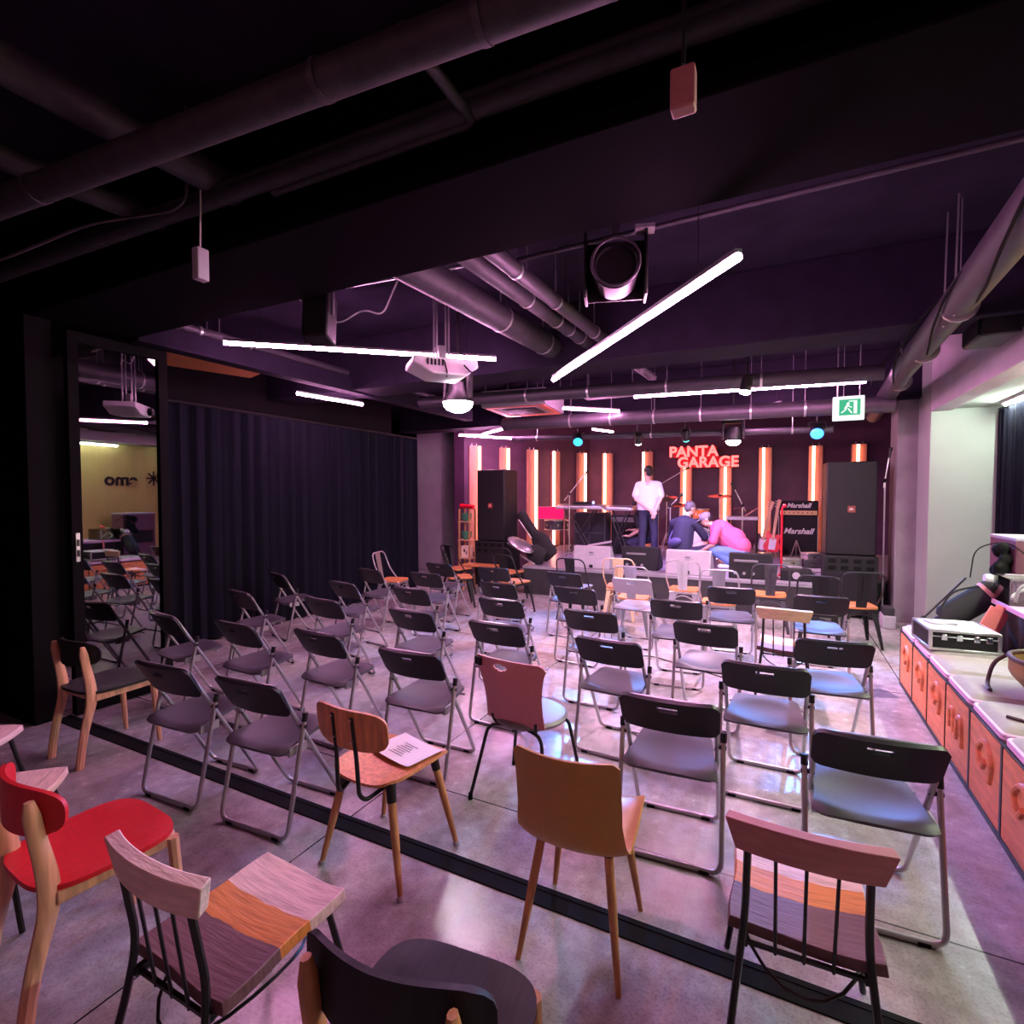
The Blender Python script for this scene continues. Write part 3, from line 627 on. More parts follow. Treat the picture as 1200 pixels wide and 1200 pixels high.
mchair(-2.47, 6.85, -4, 'dark metal chair left of the first white wedge speaker, thin hooped back', None, 'greypad')
mchair(-1.94, 7.15, 6, 'copper-backed metal chair between the two white wedge speakers', 'boardtan')
mchair(-1.58, 6.45, 2, 'pale grey metal chair with orange seat, right in front of the copper-backed chair', 'tube')
mchair(-1.12, 7.30, 2, 'pinkish silver metal chair with grooved back before the second white wedge speaker', 'silver')
mchair(-.62, 6.60, 4, 'grey metal chair with orange seat just right of the pinkish silver chair', 'tube')
mchair(-.10, 7.40, 3, 'gunmetal chair with broad tapering back before the black wedge speaker', 'ductblk')
mchair(.40, 6.60, -4, 'black metal chair with pale seat, right of the gunmetal chair', None, 'greypad')
mchair(.78, 7.10, 12, 'rightmost black metal chair with orange seat, before the right subwoofer')

# ------------------------------------------------------------------ plank chairs on black metal frames
def make_plank(label, backmat):
    t = thing('plank_chair', label, 'chair')
    def seat(u, v):
        a = 2 * u - 1; x = a * (.195 - .012 * v + .004 * math.sin(9 * v)); return (x, -.2 + .42 * v + .008 * math.sin(5 * u), .448 - .018 * (1 - a * a))
    MB().sheet(seat, 14, 14, .034).build('seat', 'planks', t, bevel=.003)
    def back(u, v):
        a = 2 * u - 1; sk = .022 * (v - .5) ; x = a * (.187 + sk * 1.3); z = .705 + .09 * v + .004 * math.sin(4 * u)
        return (x, -.235 - .03 * (1 - a * a) - .01 * v, z)
    MB().sheet(back, 16, 6, .036).build('back_board', backmat, t, bevel=.004)
    for s in (-1, 1):
        MB().tube([(s * .145, -.250, .715), (s * .150, -.215, .50), (s * .165, -.235, .36), (s * .205, -.32, .006)], .0105, 8, fillet=.06).build('rear_leg', 'blkmetal', t)
        MB().tube([(s * .16, .16, .43), (s * .215, .245, .006)], .0105, 8).build('front_leg', 'blkmetal', t)
        MB().bx(s * .15 - .008, s * .15 + .008, -.225, .19, .405, .425).build('seat_rail', 'blkmetal', t)
    for x in (-.075, 0, .075): MB().cyl((x, -.255, .715), (x * .95, -.212, .40), .0048, n=6).build('spindle', 'blkmetal', t)
    MB().tube([(.165 * math.cos(a), -.03 + .20 * math.sin(a), .345 + .03 * math.cos(2 * a)) for a in [2 * PI * k / 20 for k in range(20)]], .005, 6, closed=True).build('ring_brace', 'blkmetal', t)
    MB().bx(-.16, .16, -.216, -.204, .405, .415).build('cross_bar', 'blkmetal', t)
    return t
pc = make_plank('plank chair with rosy smooth backboard and three-toned seat at bottom right', 'boardpink'); pc.location = (.07, 1.85, 0); pc.rotation_euler = (0, 0, math.radians(2))
dup(pc, (-1.385, 1.0, 0), math.radians(0), 'plank chair with rough pale backboard and striped seat at bottom left, beside the red-seated chair', None, {'back_board': 'board'})
dup(pc, (.045, 4.95, 0), math.radians(-1), 'plank chair with tan backboard among the folding chairs near the stage', None, {'back_board': 'boardtan'})
dup(pc, (-2.92, .92, 0), math.radians(-48), 'plank chair at the left edge with pale seat showing behind the red backrest', None, {'back_board': 'board', 'seat': 'board'})
dup(pc, (-3.72, 1.05, 0), math.radians(-60), 'plank chair cut by the left edge, only its pale seat corner showing furthest back', None, {'back_board': 'board', 'seat': 'board'})

# ------------------------------------------------------------------ wooden frame chairs with coloured seat and back
def make_frame_chair(label, wd, padmat, k=1.):
    t = thing('wooden_chair', label, 'chair')
    def seat(u, v):
        a, b = 2 * u - 1, 2 * v - 1; r = max(abs(a), abs(b)); p = (abs(a) ** 3.6 + abs(b) ** 3.6) ** (1 / 3.6); q = r / p if p > 1e-6 else 1
        return (a * q * (.205 + .025 * v), -.015 + b * q * .215, .452 - .012 * max(0, 1 - (a * a + b * b)))
    MB().sheet(seat, 18, 18, .016).build('seat', padmat, t)
    def back(u, v):
        a = 2 * u - 1; b = 2 * v - 1; r = max(abs(a), abs(b)); p = (abs(a) ** 3.2 + abs(b) ** 3.2) ** (1 / 3.2); q = r / p if p > 1e-6 else 1
        return (a * q * .225, -.238 + .078 * (a * q) ** 2, .700 + b * q * .080)
    MB().sheet(back, 20, 8, .014).build('backrest', padmat, t)
    for s in (-1, 1):
        def post(u, v, side):
            z = .755 * v; y = -.226 + .034 * math.exp(-((z - .45) / .2) ** 2) - .012 * max(0, z - .45) / .3 - .04 * max(0, .38 - z) / .38
            w = .022 + .007 * math.exp(-((z - .45) / .15) ** 2)
            return V((s * .168, y, z)), w
        b = MB(); n = 16; vs = []
        for i in range(n + 1):
            c, w = post(0, i / n, 0); e = .55 if i == n else 1
            for q in range(8):
                an = 2 * PI * (q + .5) / 8; ca, sa = math.cos(an), math.sin(an); f = 1 / (ca ** 4 + sa ** 4) ** .25
                vs.append((c.x + ca * f * .0175 * e, c.y + sa * f * w * e, c.z))
        fs = [(i * 8 + q, i * 8 + (q + 1) % 8, (i + 1) * 8 + (q + 1) % 8, (i + 1) * 8 + q) for i in range(n) for q in range(8)] + [tuple(range(8))[::-1], tuple(range(n * 8, n * 8 + 8))]
        b.add(vs, fs).build('rear_leg', wd, t)
        MB().tube([(s * .19, .165, .43), (s * .195, .18, .2), (s * .20, .195, 0)], [.021, .019, .014], 8).build('front_leg', wd, t)
        MB().box((s * .18, -.005, .42), (.022, .35, .045)).build('side_rail', wd, t, bevel=.006)
    MB().box((0, .168, .42), (.36, .022, .045)).build('front_rail', wd, t, bevel=.006)
    MB().box((0, -.178, .42), (.33, .022, .045)).build('back_rail', wd, t, bevel=.006)
    return t
w1 = make_frame_chair('wooden chair with black seat and back beside the glass leaf at left', 'oak', 'blackply'); w1.location = (-4.02, 1.93, 0); w1.rotation_euler = (0, 0, math.radians(1))
dup(w1, (-2.20, 1.0, 0), math.radians(-4), 'wooden chair with bright red seat and red backrest at the bottom left', None, {'seat': 'red', 'backrest': 'red'})
dup(w1, (-.71, 1.0, 0), math.radians(6), 'wooden chair with black backrest and black seat cut by the bottom edge', None, {k: 'legwood' for k in ('rear_leg', 'front_leg', 'side_rail', 'front_rail', 'back_rail')})

# ------------------------------------------------------------------ plywood school chair
t = thing('plywood_chair', 'orange plywood chair on turned wooden legs with a printed sheet on its seat', 'chair', (-1.62, 1.93, 0), math.radians(-2))
def pseat(u, v):
    a, b = 2 * u - 1, 2 * v - 1; r = max(abs(a), abs(b)); p = (abs(a) ** 5 + abs(b) ** 5) ** .2; q = r / p if p > 1e-6 else 1
    return (a * q * (.185 + .035 * v), b * q * .215, .462 + .012 * a * a - .015 * (1 - v) * (1 - a * a) - .02 * max(0, v - .85) / .15)
MB().sheet(pseat, 18, 18, .013).build('seat', 'plywood', t)
def pback(u, v):
    a, b = 2 * u - 1, 2 * v - 1; r = max(abs(a), abs(b)); p = (abs(a) ** 4 + abs(b) ** 4) ** .25; q = r / p if p > 1e-6 else 1
    x, zz = a * q * .205, b * q * .088; return (x, -.285 + 1.1 * x * x - .12 * zz, .715 + zz)
MB().sheet(pback, 20, 12, .012).build('backrest', 'plywood', t)
for s in (-1, 1):
    br = MB().tube([(s * .055, -.294, .775), (s * .058, -.272, .60), (s * .062, -.262, .43), (s * .075, -.235, .40), (s * .10, -.12, .425)], .0095, 8, fillet=.035).build('back_bracket', 'blkmetal', t)
    MB().cyl((s * .055, -.308, .765), (s * .055, -.296, .765), .005, n=8).cyl((s * .055, -.300, .67), (s * .055, -.288, .67), .005, n=8).build('screw', 'silver', br)
    for sy in (-1, 1):
        a = V((s * .135, sy * .15, .44)); c = V((s * .235, sy * .205, 0)); dv = c - a
        l = MB().tube([a + dv * .12, a + dv * .45, a + dv * .965], [.019, .0185, .012], 12).build('leg', 'legwood', t)
        MB().cyl(a - dv * .02, a + dv * .15, .0225, .021).build('metal_socket', 'blkmetal', l)
        MB().cyl(a + dv * .955, c, .0155, .0155).build('foot_cap', 'wedge', l)
MB().bx(-.15, .15, -.16, -.13, .425, .445).bx(-.15, .15, .13, .16, .425, .445).bx(-.012, .012, -.15, .15, .428, .44).build('under_frame', 'blkmetal', t)
t = thing('printed_sheet', 'white printed sheet lying on the seat of the orange plywood chair', 'paper', (-1.575, 2.0, .474), math.radians(-14))
def sheetP(u, v):
    a = 2 * u - 1; return (a * .148, (v - .5) * .21, .004 + .006 * a * a + .03 * max(0, a - .75) ** 2 * 4)
MB().sheet(sheetP, 16, 6, .0008).build('sheet', 'paper', t)
pb = MB()
for k in range(7): pb.box((-.02, -.055 + .016 * k, .0062), (.10 - .02 * (k % 3), .004, .0004))
pb.build('print_lines', 'ink', t, smooth=False)

# ------------------------------------------------------------------ dusty pink chair
t = thing('pink_backed_chair', 'chair with a dusty pink plastic back and round grey padded seat, in the middle', 'chair', (-1.26, 2.72, 0), math.radians(-6))
def kback(u, v):
    a = 2 * u - 1; e = max(0, abs(a) - .8) / .2
    w = .185 + .045 * v ** 2 - .012 * math.sin(v * PI); x = a * w; z = .455 + .365 * v - (.03 * e * e if v > .5 else 0) * max(0, v - .8) / .2
    return (x, -.185 - .07 * v + .03 * a * a, z)
MB().sheet(kback, 64, 56, .009, lambda u, v: ((u - .40) / .10) ** 2 + ((v - .875) / .048) ** 2 < 1).build('backrest', 'pinkplastic', t)
MB().sheet(lambda u, v: (-.212 + .045 * u, -.236 - .012 * u, .765 + .045 * v * (1 - .1 * u)), 4, 4, .014).build('corner_patch', 'blkplastic', t)
MB().lathe([(.0, .425), (.18, .425), (.205, .435), (.212, .452), (.20, .468), (.15, .474), (0, .470)], (0, .0, 0), 32).build('seat', 'greypad', t)
for s in (-1, 1):
    MB().tube([(s * .06, -.13, .415), (s * .17, -.17, .415), (s * .235, -.25, .03)], .010, 8, fillet=.07).build('leg', 'blkmetal', t)
    MB().tube([(s * .06, .10, .415), (s * .17, .14, .415), (s * .235, .19, .03)], .010, 8, fillet=.07).build('leg', 'blkmetal', t)
    for y in (-.256, .196): MB().cyl((s * .2365, y, 0), (s * .235, y, .035), .0145, .012).build('foot', 'rubber', t)
    MB().tube([(s * .10, -.10, .415), (s * .13, -.16, .425), (s * .14, -.18, .48)], .009, 8, fillet=.04).build('back_support', 'blkmetal', t)

# ------------------------------------------------------------------ mustard shell chair
t = thing('shell_chair', 'mustard yellow shell chair on four slim reddish wooden legs', 'chair', (-.66, 1.92, 0), math.radians(3))
PRF = [(.235, .425), (.20, .447), (.10, .452), (-.02, .438), (-.11, .430), (-.175, .440), (-.222, .475), (-.245, .54), (-.258, .62), (-.275, .72), (-.295, .815)]
def crom(v):
    n = len(PRF) - 1; x = min(v * n, n - 1e-6); i = int(x); f = x - i; p = [V((*PRF[max(0, min(n, i + k))], 0)) for k in (-1, 0, 1, 2)]
    return .5 * ((2 * p[1]) + (p[2] - p[0]) * f + (2 * p[0] - 5 * p[1] + 4 * p[2] - p[3]) * f * f + (3 * p[1] - p[0] - 3 * p[2] + p[3]) * f ** 3)
def shell(u, v):
    a = 2 * u - 1; c = crom(v); k = min(1, max(0, (v - .38) / .3)); k = k * k * (3 - 2 * k)
    w = .190 + .022 * math.sin(PI * min(1, v / .75)) + .0 * k
    if v < .12: w *= 1 - .14 * ((.12 - v) / .12) ** 2
    lift = .045 * a ** 4 * (1 - k) * math.sin(PI * min(1, max(.0, v + .05) / .7))
    fwd = .055 * a * a * k
    e = max(0, abs(a) - .86) / .14
    return (a * w, c.x + fwd + .02 * a ** 4 * (1 - k) * k * 4, c.y + lift - (.02 * e * e * max(0, v - .9) / .1))
MB().sheet(shell, 22, 40, .009).build('shell', 'mustard', t)
for s in (-1, 1):
    for sy, y0, y1 in ((-1, -.12, -.215), (1, .13, .195)):
        a = V((s * .125, y0, .435)); c = V((s * .185, y1, 0)); l = MB().tube([a, a.lerp(c, .4), c], [.0175, .017, .0105], 10).build('leg', 'legwood', t)
        MB().cyl(a + (a - c) * .02, a.lerp(c, .05), .021, .020).build('leg_socket', 'blkmetal', l)
MB().bx(-.13, .13, -.13, -.105, .408, .425).bx(-.13, .13, .11, .135, .408, .425).build('under_frame', 'blkmetal', t)

# ------------------------------------------------------------------ bench of crates on the right
def make_crate(label):
    t = thing('storage_crate', label, 'crate', group='orange crates in a row on the right')
    MB().bx(.015, .50, -.23, .23, .03, .475).build('crate_body', 'crate', t, bevel=.004)
    MB().bx(-.002, .018, -.232, .232, .035, .47).build('front_panel', 'crate', t, bevel=.003)
    e = MB()
    for y in (-.24, .24): e.box((.006, y, .25), (.022, .016, .49))
    e.box((.006, 0, .486), (.022, .49, .014)).box((.006, 0, .018), (.022, .49, .03)).build('steel_edge', 'blkmetal', t, bevel=.002)
    b = MB()
    for k in range(5): b.ell((.0, -.2 + .1 * k, .486), (.006, .009, .009), 8, 6)
    b.build('rivets', 'blkplastic', t)
    return t
def relief(t, kind):
    """carved loop handle on the front panel"""
    if kind == 0:
        pts = [(-.004, -.10 + .0, .22), (-.004, -.14, .34), (-.004, -.02, .42), (-.004, .09, .33), (-.004, .02, .24), (-.004, -.03, .30)]
    else:
        pts = [(-.004, -.13, .20), (-.004, -.11, .36), (-.004, -.03, .36), (-.004, -.02, .22), (-.004, .03, .22), (-.004, .05, .37), (-.004, .12, .36), (-.004, .12, .24)]
    MB().tube(pts, .016, 8, fillet=.06).build('carved_loop', 'crate', t)
G_C = 'orange crates in a row on the right'
CR = [5.53, 5.04, 4.56, 4.08, 3.59, 3.10, 2.61, 2.12]
CL = ['orange crate at the far end of the bench, next to the pale pier', 'orange crate second from the far end, under the aluminium flight case', 'orange crate third from the far end, just nearer than the flight case',
      'orange crate with a double-looped carving, fourth from the far end', 'orange crate fifth from the far end, level with the brown leather bag', 'orange crate sixth from the far end, cut by the right edge of the photo',
      'orange crate beside the big front folding chair, just outside the right edge', 'nearest orange crate of the row, outside the right edge']
c0 = make_crate(CL[0]); c0.location = (.985, CR[0], 0)
crs = [c0] + [dup(c0, (.985, y, 0), 0, lb, G_C) for y, lb in zip(CR[1:], CL[1:])]
for i, c in enumerate(crs): relief(c, 1 if i == 3 else 0)
def cush(u, v):
    a, b = 2 * u - 1, 2 * v - 1; h = (1 - a ** 6) * (1 - b ** 6); return (.26 + a * .25, b * .225, .028 + .042 * max(0, h) ** .35)
cs = None
for i, y in enumerate(CR):
    lb = 'cream seat cushion on the ' + ['far end crate', 'crate under the flight case', 'crate just nearer than the flight case', 'crate with the double-looped carving', 'crate fifth from the far end, under the leather bag',
         'sixth crate, with a dark strap on it', 'crate beside the big front folding chair', 'nearest crate'][i]
    if cs is None:
        cs = thing('seat_cushion', lb, 'cushion', (.985, y, .492), 0, 'cushions on the crates')
        b = MB().sheet(cush, 16, 16, .006).sheet(lambda u, v: (.26 + (2 * u - 1) * .25, (2 * v - 1) * .225, .004), 4, 4, .006)
        b.build('pad', 'cream', cs); MB().tube([(.012, -.223, .012), (.508, -.223, .012), (.508, .223, .012), (.012, .223, .012)], .012, 8, closed=True, fillet=.03).tube([(.012, -.223, .028), (.508, -.223, .028), (.508, .223, .028), (.012, .223, .028)], .012, 8, closed=True, fillet=.03).build('piped_side', 'pinktop', cs)
    else: dup(cs, (.985, y, .492), 0, lb, 'cushions on the crates')
# flight case with a tablet
t = thing('flight_case', 'black flight case with silver edges and white top on the crates', 'case', (1.19, 5.06, .566), math.radians(4))
MB().bx(-.20, .20, -.20, .20, .0, .135).build('case_body', 'blkplastic', t)
MB().bx(-.19, .19, -.19, .19, .135, .142).build('white_top', 'white', t)
e = MB()
for x in (-.2, .2):
    for y in (-.2, .2): e.box((x, y, .07), (.022, .022, .146))
    e.box((x, 0, .138), (.022, .40, .018)).box((x, 0, .006), (.022, .40, .018))
for y in (-.2, .2): e.box((0, y, .138), (.40, .022, .018)).box((0, y, .006), (.40, .022, .018)).box((0, y, .098), (.40, .018, .008))
e.build('edge_trim', 'silver', t, bevel=.003)
for x in (-.12, -.03, .07, .14): MB().bx(x - .018, x + .018, -.216, -.20, .075, .118).build('latch', 'chrome', t, bevel=.003)
t = thing('tablet', 'thin grey tablet lying on the white top of the flight case', 'tablet', (1.12, 5.13, .709), .3)
MB().bx(-.09, .09, -.06, .06, 0, .010).build('tablet_body', 'tube', t, bevel=.004); MB().bx(-.082, .082, -.052, .052, .010, .0115).build('screen', 'wedge', t)
# leaning black bag, boom, folder
t = thing('instrument_bag', 'black padded bag leaning behind the flight case with a white-printed band', 'bag', (1.30, 5.68, .50))
R = Matrix.Rotation(math.radians(50), 3, 'Y')
def bagP(u, v):
    a = 2 * PI * u; return R @ V((.10 * math.cos(a) * (1 - .35 * max(0, abs(2 * v - 1) - .85) / .15), .085 * math.sin(a), .05 + .46 * v)) + V((-.08, 0, .10))
MB().sheet(bagP, 20, 12, .012).ell(R @ V((0, 0, .05)) + V((-.08, 0, .10)), (.065, .06, .03), 12, 8).ell(R @ V((0, 0, .51)) + V((-.08, 0, .10)), (.07, .06, .04), 12, 8).build('bag_body', 'blkcloth', t)
MB().tube([R @ V((0, 0, .42)) + V((-.08, 0, .10)), R @ V((0, 0, .45)) + V((-.08, 0, .10))], .106, 20).build('white_band', 'boardpink', t)
MB().tube([R @ V((-.1, -.05, .1)) + V((-.08, 0, .10)), R @ V((-.17, -.05, .25)) + V((-.08, 0, .10)), R @ V((-.1, -.05, .42)) + V((-.08, 0, .10))], .008, 6, fillet=.08).build('carry_handle', 'blkcloth', t)
t = thing('microphone_boom', 'thin black microphone boom lying against the black padded bag', 'microphone stand', (1.08, 5.62, .60))
MB().cyl((0, 0, 0), (.33, .08, .40), .008).build('boom', 'blkmetal', t); MB().cyl((-.02, 0, -.01), (.05, .01, .05), .022).build('knob', 'rubber', t)
t = thing('work_lamp', 'beige and white tubular lamp on a clamp in front of the alcove curtain', 'lamp', (1.62, 5.70, 1.0))
MB().cyl((-.02, 0, 0), (.18, .02, .02), .03, .034).build('lamp_tube', 'cream', t); MB().lathe([(.0, -.04), (.04, -.04), (.045, .0), (.03, .03), (0, .03)], (-.05, 0, 0), 14, 'x').build('lamp_head', 'white', t)
MB().tube([(-.03, 0, -.02), (.0, 0, -.1), (.06, .0, -.135)], .012, 8, fillet=.03).build('clamp_arm', 'white', t)
t = thing('coral_folder', 'coral pink folder standing between the flight case and the equipment table', 'folder', (1.46, 5.26, .565), math.radians(20))
MB().box((.0, 0, .135), (.15, .012, .27), Matrix.Rotation(math.radians(28), 3, 'Y')).build('cover', 'coral', t, bevel=.003)
MB().box((.06, .0, .262), (.07, .014, .05), Matrix.Rotation(math.radians(28), 3, 'Y')).build('flap', 'coral', t, bevel=.003)
# equipment table
t = thing('equipment_table', 'equipment table with lilac front edge and dark skirt behind the crates', 'table', (1.9, 4.1, 0))
MB().bx(-.35, .36, -1.6, 1.52, .82, .86).build('tabletop', 'pinktop', t, bevel=.006)
def skirt(u, v): return (-.325 + .008 * math.sin(u * 90), -1.58 + 3.08 * u, .012 + .806 * v)
MB().sheet(skirt, 90, 3, .004).build('skirt', 'blkcloth', t)
for x in (-.28, .30):
    for y in (-1.5, 1.42): MB().bx(x - .02, x + .02, y - .02, y + .02, 0, .82).build('leg', 'blkmetal', t)
t = thing('clear_storage_box', 'clear plastic box with pale curved tubing inside on the equipment table', 'box', (1.76, 5.42, .862))
b = MB().bx(-.2, .2, -.17, .17, 0, .006)
for x in (-.2, .2): b.bx(x - .003, x + .003, -.17, .17, 0, .2)
for y in (-.17, .17): b.bx(-.2, .2, y - .003, y + .003, 0, .2)
b.build('box_walls', 'clear', t, smooth=False)
MB().tube([(-.15, -.12, .02), (-.13, -.12, .15), (-.02, -.1, .17), (.06, -.1, .03), (.12, 0, .02), (.05, .1, .14), (-.1, .1, .05), (-.14, -.02, .03)], .011, 8, fillet=.07).build('tubing', 'white', t)
t = thing('rack_case', 'tall dark maroon rack case with a pale top edge behind the clear box', 'case', (1.93, 6.02, 0))
MB().bx(-.2, .2, -.3, .3, 0, 1.32).build('case_body', 'maroon', t, bevel=.008); MB().bx(-.205, .205, -.305, .305, 1.32, 1.345).build('top_edge', 'wedge', t, bevel=.004)
MB().bx(-.208, -.2, -.25, .25, .75, 1.0).build('panel', 'blkplastic', t)
t = thing('red_handle_tool', 'small tool with red grip and pale shaft on top of the clear box', 'tool', (1.70, 5.42, 1.064))
MB().cyl((-.12, 0, .012), (0, -.01, .012), .008).build('shaft', 'wedge', t); MB().tube([(0, -.01, .012), (.07, -.03, .03), (.11, -.05, .07)], [.016, .02, .014], 10).build('grip', 'redgloss', t)
b = MB()
for k in range(16): b.ell((random.uniform(-.02, .03), random.uniform(-.09, .09), .05 + random.uniform(0, .30)), (.05, .05, .05), 9, 6)
o = b.build('coiled_cables', 'rubber', remesh=.012); tag(o, 'bundle of black cables hanging on the side of the maroon case', 'cable', loc=(1.66, 5.86, .93))
cable('thin black cable rising in front of the pale pier to the alcove curtain', [(1.45, 5.75, 1.0), (1.5, 5.85, 1.25), (1.7, 5.8, 1.32), (1.78, 5.62, 1.2)], .005)
# leather bag and strap on the cushions
t = thing('leather_bag', 'olive brown leather bag with dark rim lying on the near cushions', 'bag', (1.36, 3.92, .565), math.radians(8))
def lb(u, v):
    a = 2 * PI * u; k = math.sin(PI * min(.5, v)) if v < .5 else 1; k = .45 + .55 * min(1, v * 1.8); return (.17 * k * math.cos(a), .22 * k * math.sin(a), .01 + .20 * v)
MB().sheet(lb, 26, 8, .012).ell((0, 0, .012), (.10, .12, .01), 16, 6).build('bag_body', 'leather', t)
MB().tube([(.172 * math.cos(a), .222 * math.sin(a), .21) for a in [2 * PI * k / 26 for k in range(26)]], .014, 8, closed=True).build('rim', 'darkleather', t)
MB().tube([(-.10, .17, .215), (-.19, .18, .15), (-.23, .16, .02), (-.26, .05, .012)], .011, 8, fillet=.05).build('strap', 'darkleather', t)
o = MB().tube([(0, 0, .008), (.06, -.06, .012), (.22, -.10, .008), (.42, -.30, .010)], .009, 6, fillet=.06).build('dark_strap', 'darkleather'); tag(o, 'dark strap lying across the cushion near the right edge', 'strap', loc=(1.05, 3.52, .562))

# ------------------------------------------------------------------ glowing strips on the stage walls
SZ = .48
def strip(x, y, rz, label, led=0., w=.26, top=2.75):
    t = thing('light_pilaster', label, 'light', (x, y, 0), rz, 'wooden pilasters with warm LED strips round the stage')
    MB().bx(-w / 2, w / 2, .0, .10, SZ, top).build('wood_panel', 'stagewood', t, bevel=.004)
    MB().bx(led - .03, led + .03, -.012, .0, SZ, top).build('channel', 'blkmetal', t)
    MB().bx(led - .026, led + .026, -.055, -.012, SZ + .02, top - .01).build('led_strip', 'g_warm', t, smooth=False)
    MB().cyl((-.06, .02, top), (-.06, .02, top + .05), .006).cyl((.06, .02, top), (.06, .02, top + .05), .006).build('top_bolt', 'silver', t)
ra = math.atan2(2.9, 1.38)
LW = [(-5.83, 9.75, 'warm light strip on the left stage wall, nearest to the left column', .10), (-5.50, 10.49, 'warm light strip on the left stage wall, second from the left column', .08),
      (-5.14, 11.19, 'warm light strip on the left stage wall, right of the left loudspeaker', .09), (-4.82, 11.87, 'warm light strip on the left stage wall above the red panel', -.10), (-4.42, 12.64, 'warm light strip in the corner behind the cyan spotlight', .06)]
for x, y, lb, le in LW: strip(x, y, ra, lb, le)
BW = [(-3.86, 'warm light strip on the back wall left of the standing person', -.05), (-2.87, 'warm light strip on the back wall behind the head of the standing person', -.08), (-1.97, 'warm light strip on the back wall under the left part of the red sign', -.02),
      (-1.11, 'warm light strip on the back wall under the right part of the red sign', 0), (-.30, 'warm light strip on the back wall between the red sign and the guitar amplifier', -.03), (.66, 'warm light strip on the back wall behind the guitar amplifier', -.04), (1.43, 'warm light strip on the back wall half hidden by the right loudspeaker', -.02)]
for x, lb, le in BW: strip(x, 12.88, 0, lb, le, .26, 2.34 if 'red sign' in lb and 'under' in lb else 2.74)
# sign
t = thing('wall_sign', 'glowing red two-line PANTA GARAGE sign on the back wall', 'sign', (-1.55, 12.72, 2.56))
MB().bx(-.68, .26, .0, .05, .0, .24).bx(-.52, .70, .0, .05, -.24, .0).build('backing', 'signred', t, bevel=.01)
text('PANTA', .33, 'g_sign', t, (-.24, -.012, .125), (PI / 2, 0, 0), .012, bold=.010)
text('GARAGE', .33, 'g_sign', t, (.07, -.012, -.125), (PI / 2, 0, 0), .012, bold=.010, space=1.02)
MB().bx(-.4, -.36, .05, .18, -.1, .1).bx(.36, .4, .05, .18, -.1, .1).build('standoff', 'blkmetal', t)

# ------------------------------------------------------------------ loudspeakers, amps
def pa(x, y, rz, l1, l2):
    t = thing('loudspeaker', l1, 'speaker', (x, y, .86), rz)
    MB().bx(-.30, .30, .0, .45, .0, 1.30).build('cabinet', 'blkplastic', t, bevel=.015)
    MB().bx(-.285, .285, -.012, .0, .02, 1.28).build('grille', 'grille', t, bevel=.004)
    b = MB().bx(-.045, .045, -.018, -.012, .60, .69).build('badge', 'g_badge', t, smooth=False)
    text('JBL', .04, 'drumhead', b, (0, -.0195, .645), (PI / 2, 0, 0), .0008, bold=.001)
    MB().bx(-.303, -.300, .12, .28, .75, .87).bx(.300, .303, .12, .28, .75, .87).build('side_handle', 'blkmetal', t)
    s = thing('subwoofer', l2, 'speaker', (x, y, 0), rz)
    MB().bx(-.32, .32, -.05, .50, .04, .858).build('cabinet', 'tolex', s, bevel=.012)
    MB().bx(-.30, .30, -.06, -.05, .06, .62).build('grille', 'grille', s, bevel=.003)
    p = MB()
    for k in range(4):
        for z in (.69, .79): p.bx(-.27 + .15 * k, -.18 + .15 * k, -.058, -.05, z - .028, z + .028)
    p.build('port', 'rubber', s, bevel=.006)
    for px in (-.26, .26):
        for py in (.0, .45): MB().cyl((px, py, 0), (px, py, .04), .025).build('foot', 'rubber', s)
pa(.88, 8.62, .05, 'tall black loudspeaker with a small red badge, right of the stage', 'black subwoofer on the floor under the right loudspeaker')
pa(-4.70, 8.42, -.10, 'tall black loudspeaker with a small red badge, left of the stage', 'black subwoofer on the floor under the left loudspeaker')
t = thing('speaker_cabinet', 'black amplifier cabinet with white script name on the stage at right', 'amplifier', (.33, 12.05, SZ))
MB().bx(-.35, .35, 0, .34, .03, .80).build('cabinet', 'tolex', t, bevel=.015); MB().bx(-.32, .32, -.008, 0, .06, .77).build('grille', 'grille', t)
text('Marshall', .155, 'white', t, (0, -.016, .49), (PI / 2, 0, 0), .004, .35, .004)
for x in (-.27, .27): MB().bx(x - .03, x + .03, .05, .11, 0, .03).build('foot', 'rubber', t)
MB().bx(-.352, -.34, -.01, .02, .03, .80).bx(.34, .352, -.01, .02, .03, .80).build('edge_piping', 'silver', t)
t = thing('guitar_amplifier', 'black amplifier head with white script name and brass panel atop the cabinet', 'amplifier', (.33, 12.05, SZ + .805))
MB().bx(-.35, .35, 0, .28, .0, .30).build('case', 'tolex', t, bevel=.012); MB().bx(-.33, .33, -.006, 0, .11, .28).build('grille', 'grille', t)
MB().bx(-.33, .33, -.008, 0, .015, .10).build('control_panel', 'gold', t)
text('Marshall', .125, 'white', t, (0, -.013, .20), (PI / 2, 0, 0), .004, .35, .004)
for k in range(7): MB().cyl((-.24 + .08 * k, -.022, .057), (-.24 + .08 * k, -.008, .057), .012, n=10).build('knob', 'blkplastic', t)
def a_stand(loc, label):
    t = thing('guitar_stand', label, 'stand', loc)
    for s in (-1, 1): MB().tube([(0, .06, .33), (s * .10, -.04, .0)], .009, 8).build('leg', 'silver', t)
    MB().tube([(0, .06, .33), (0, .18, .0)], .009, 8).build('leg', 'silver', t)
a_stand((.30, 11.75, SZ), 'small silver A-frame stand before the amplifier cabinet')
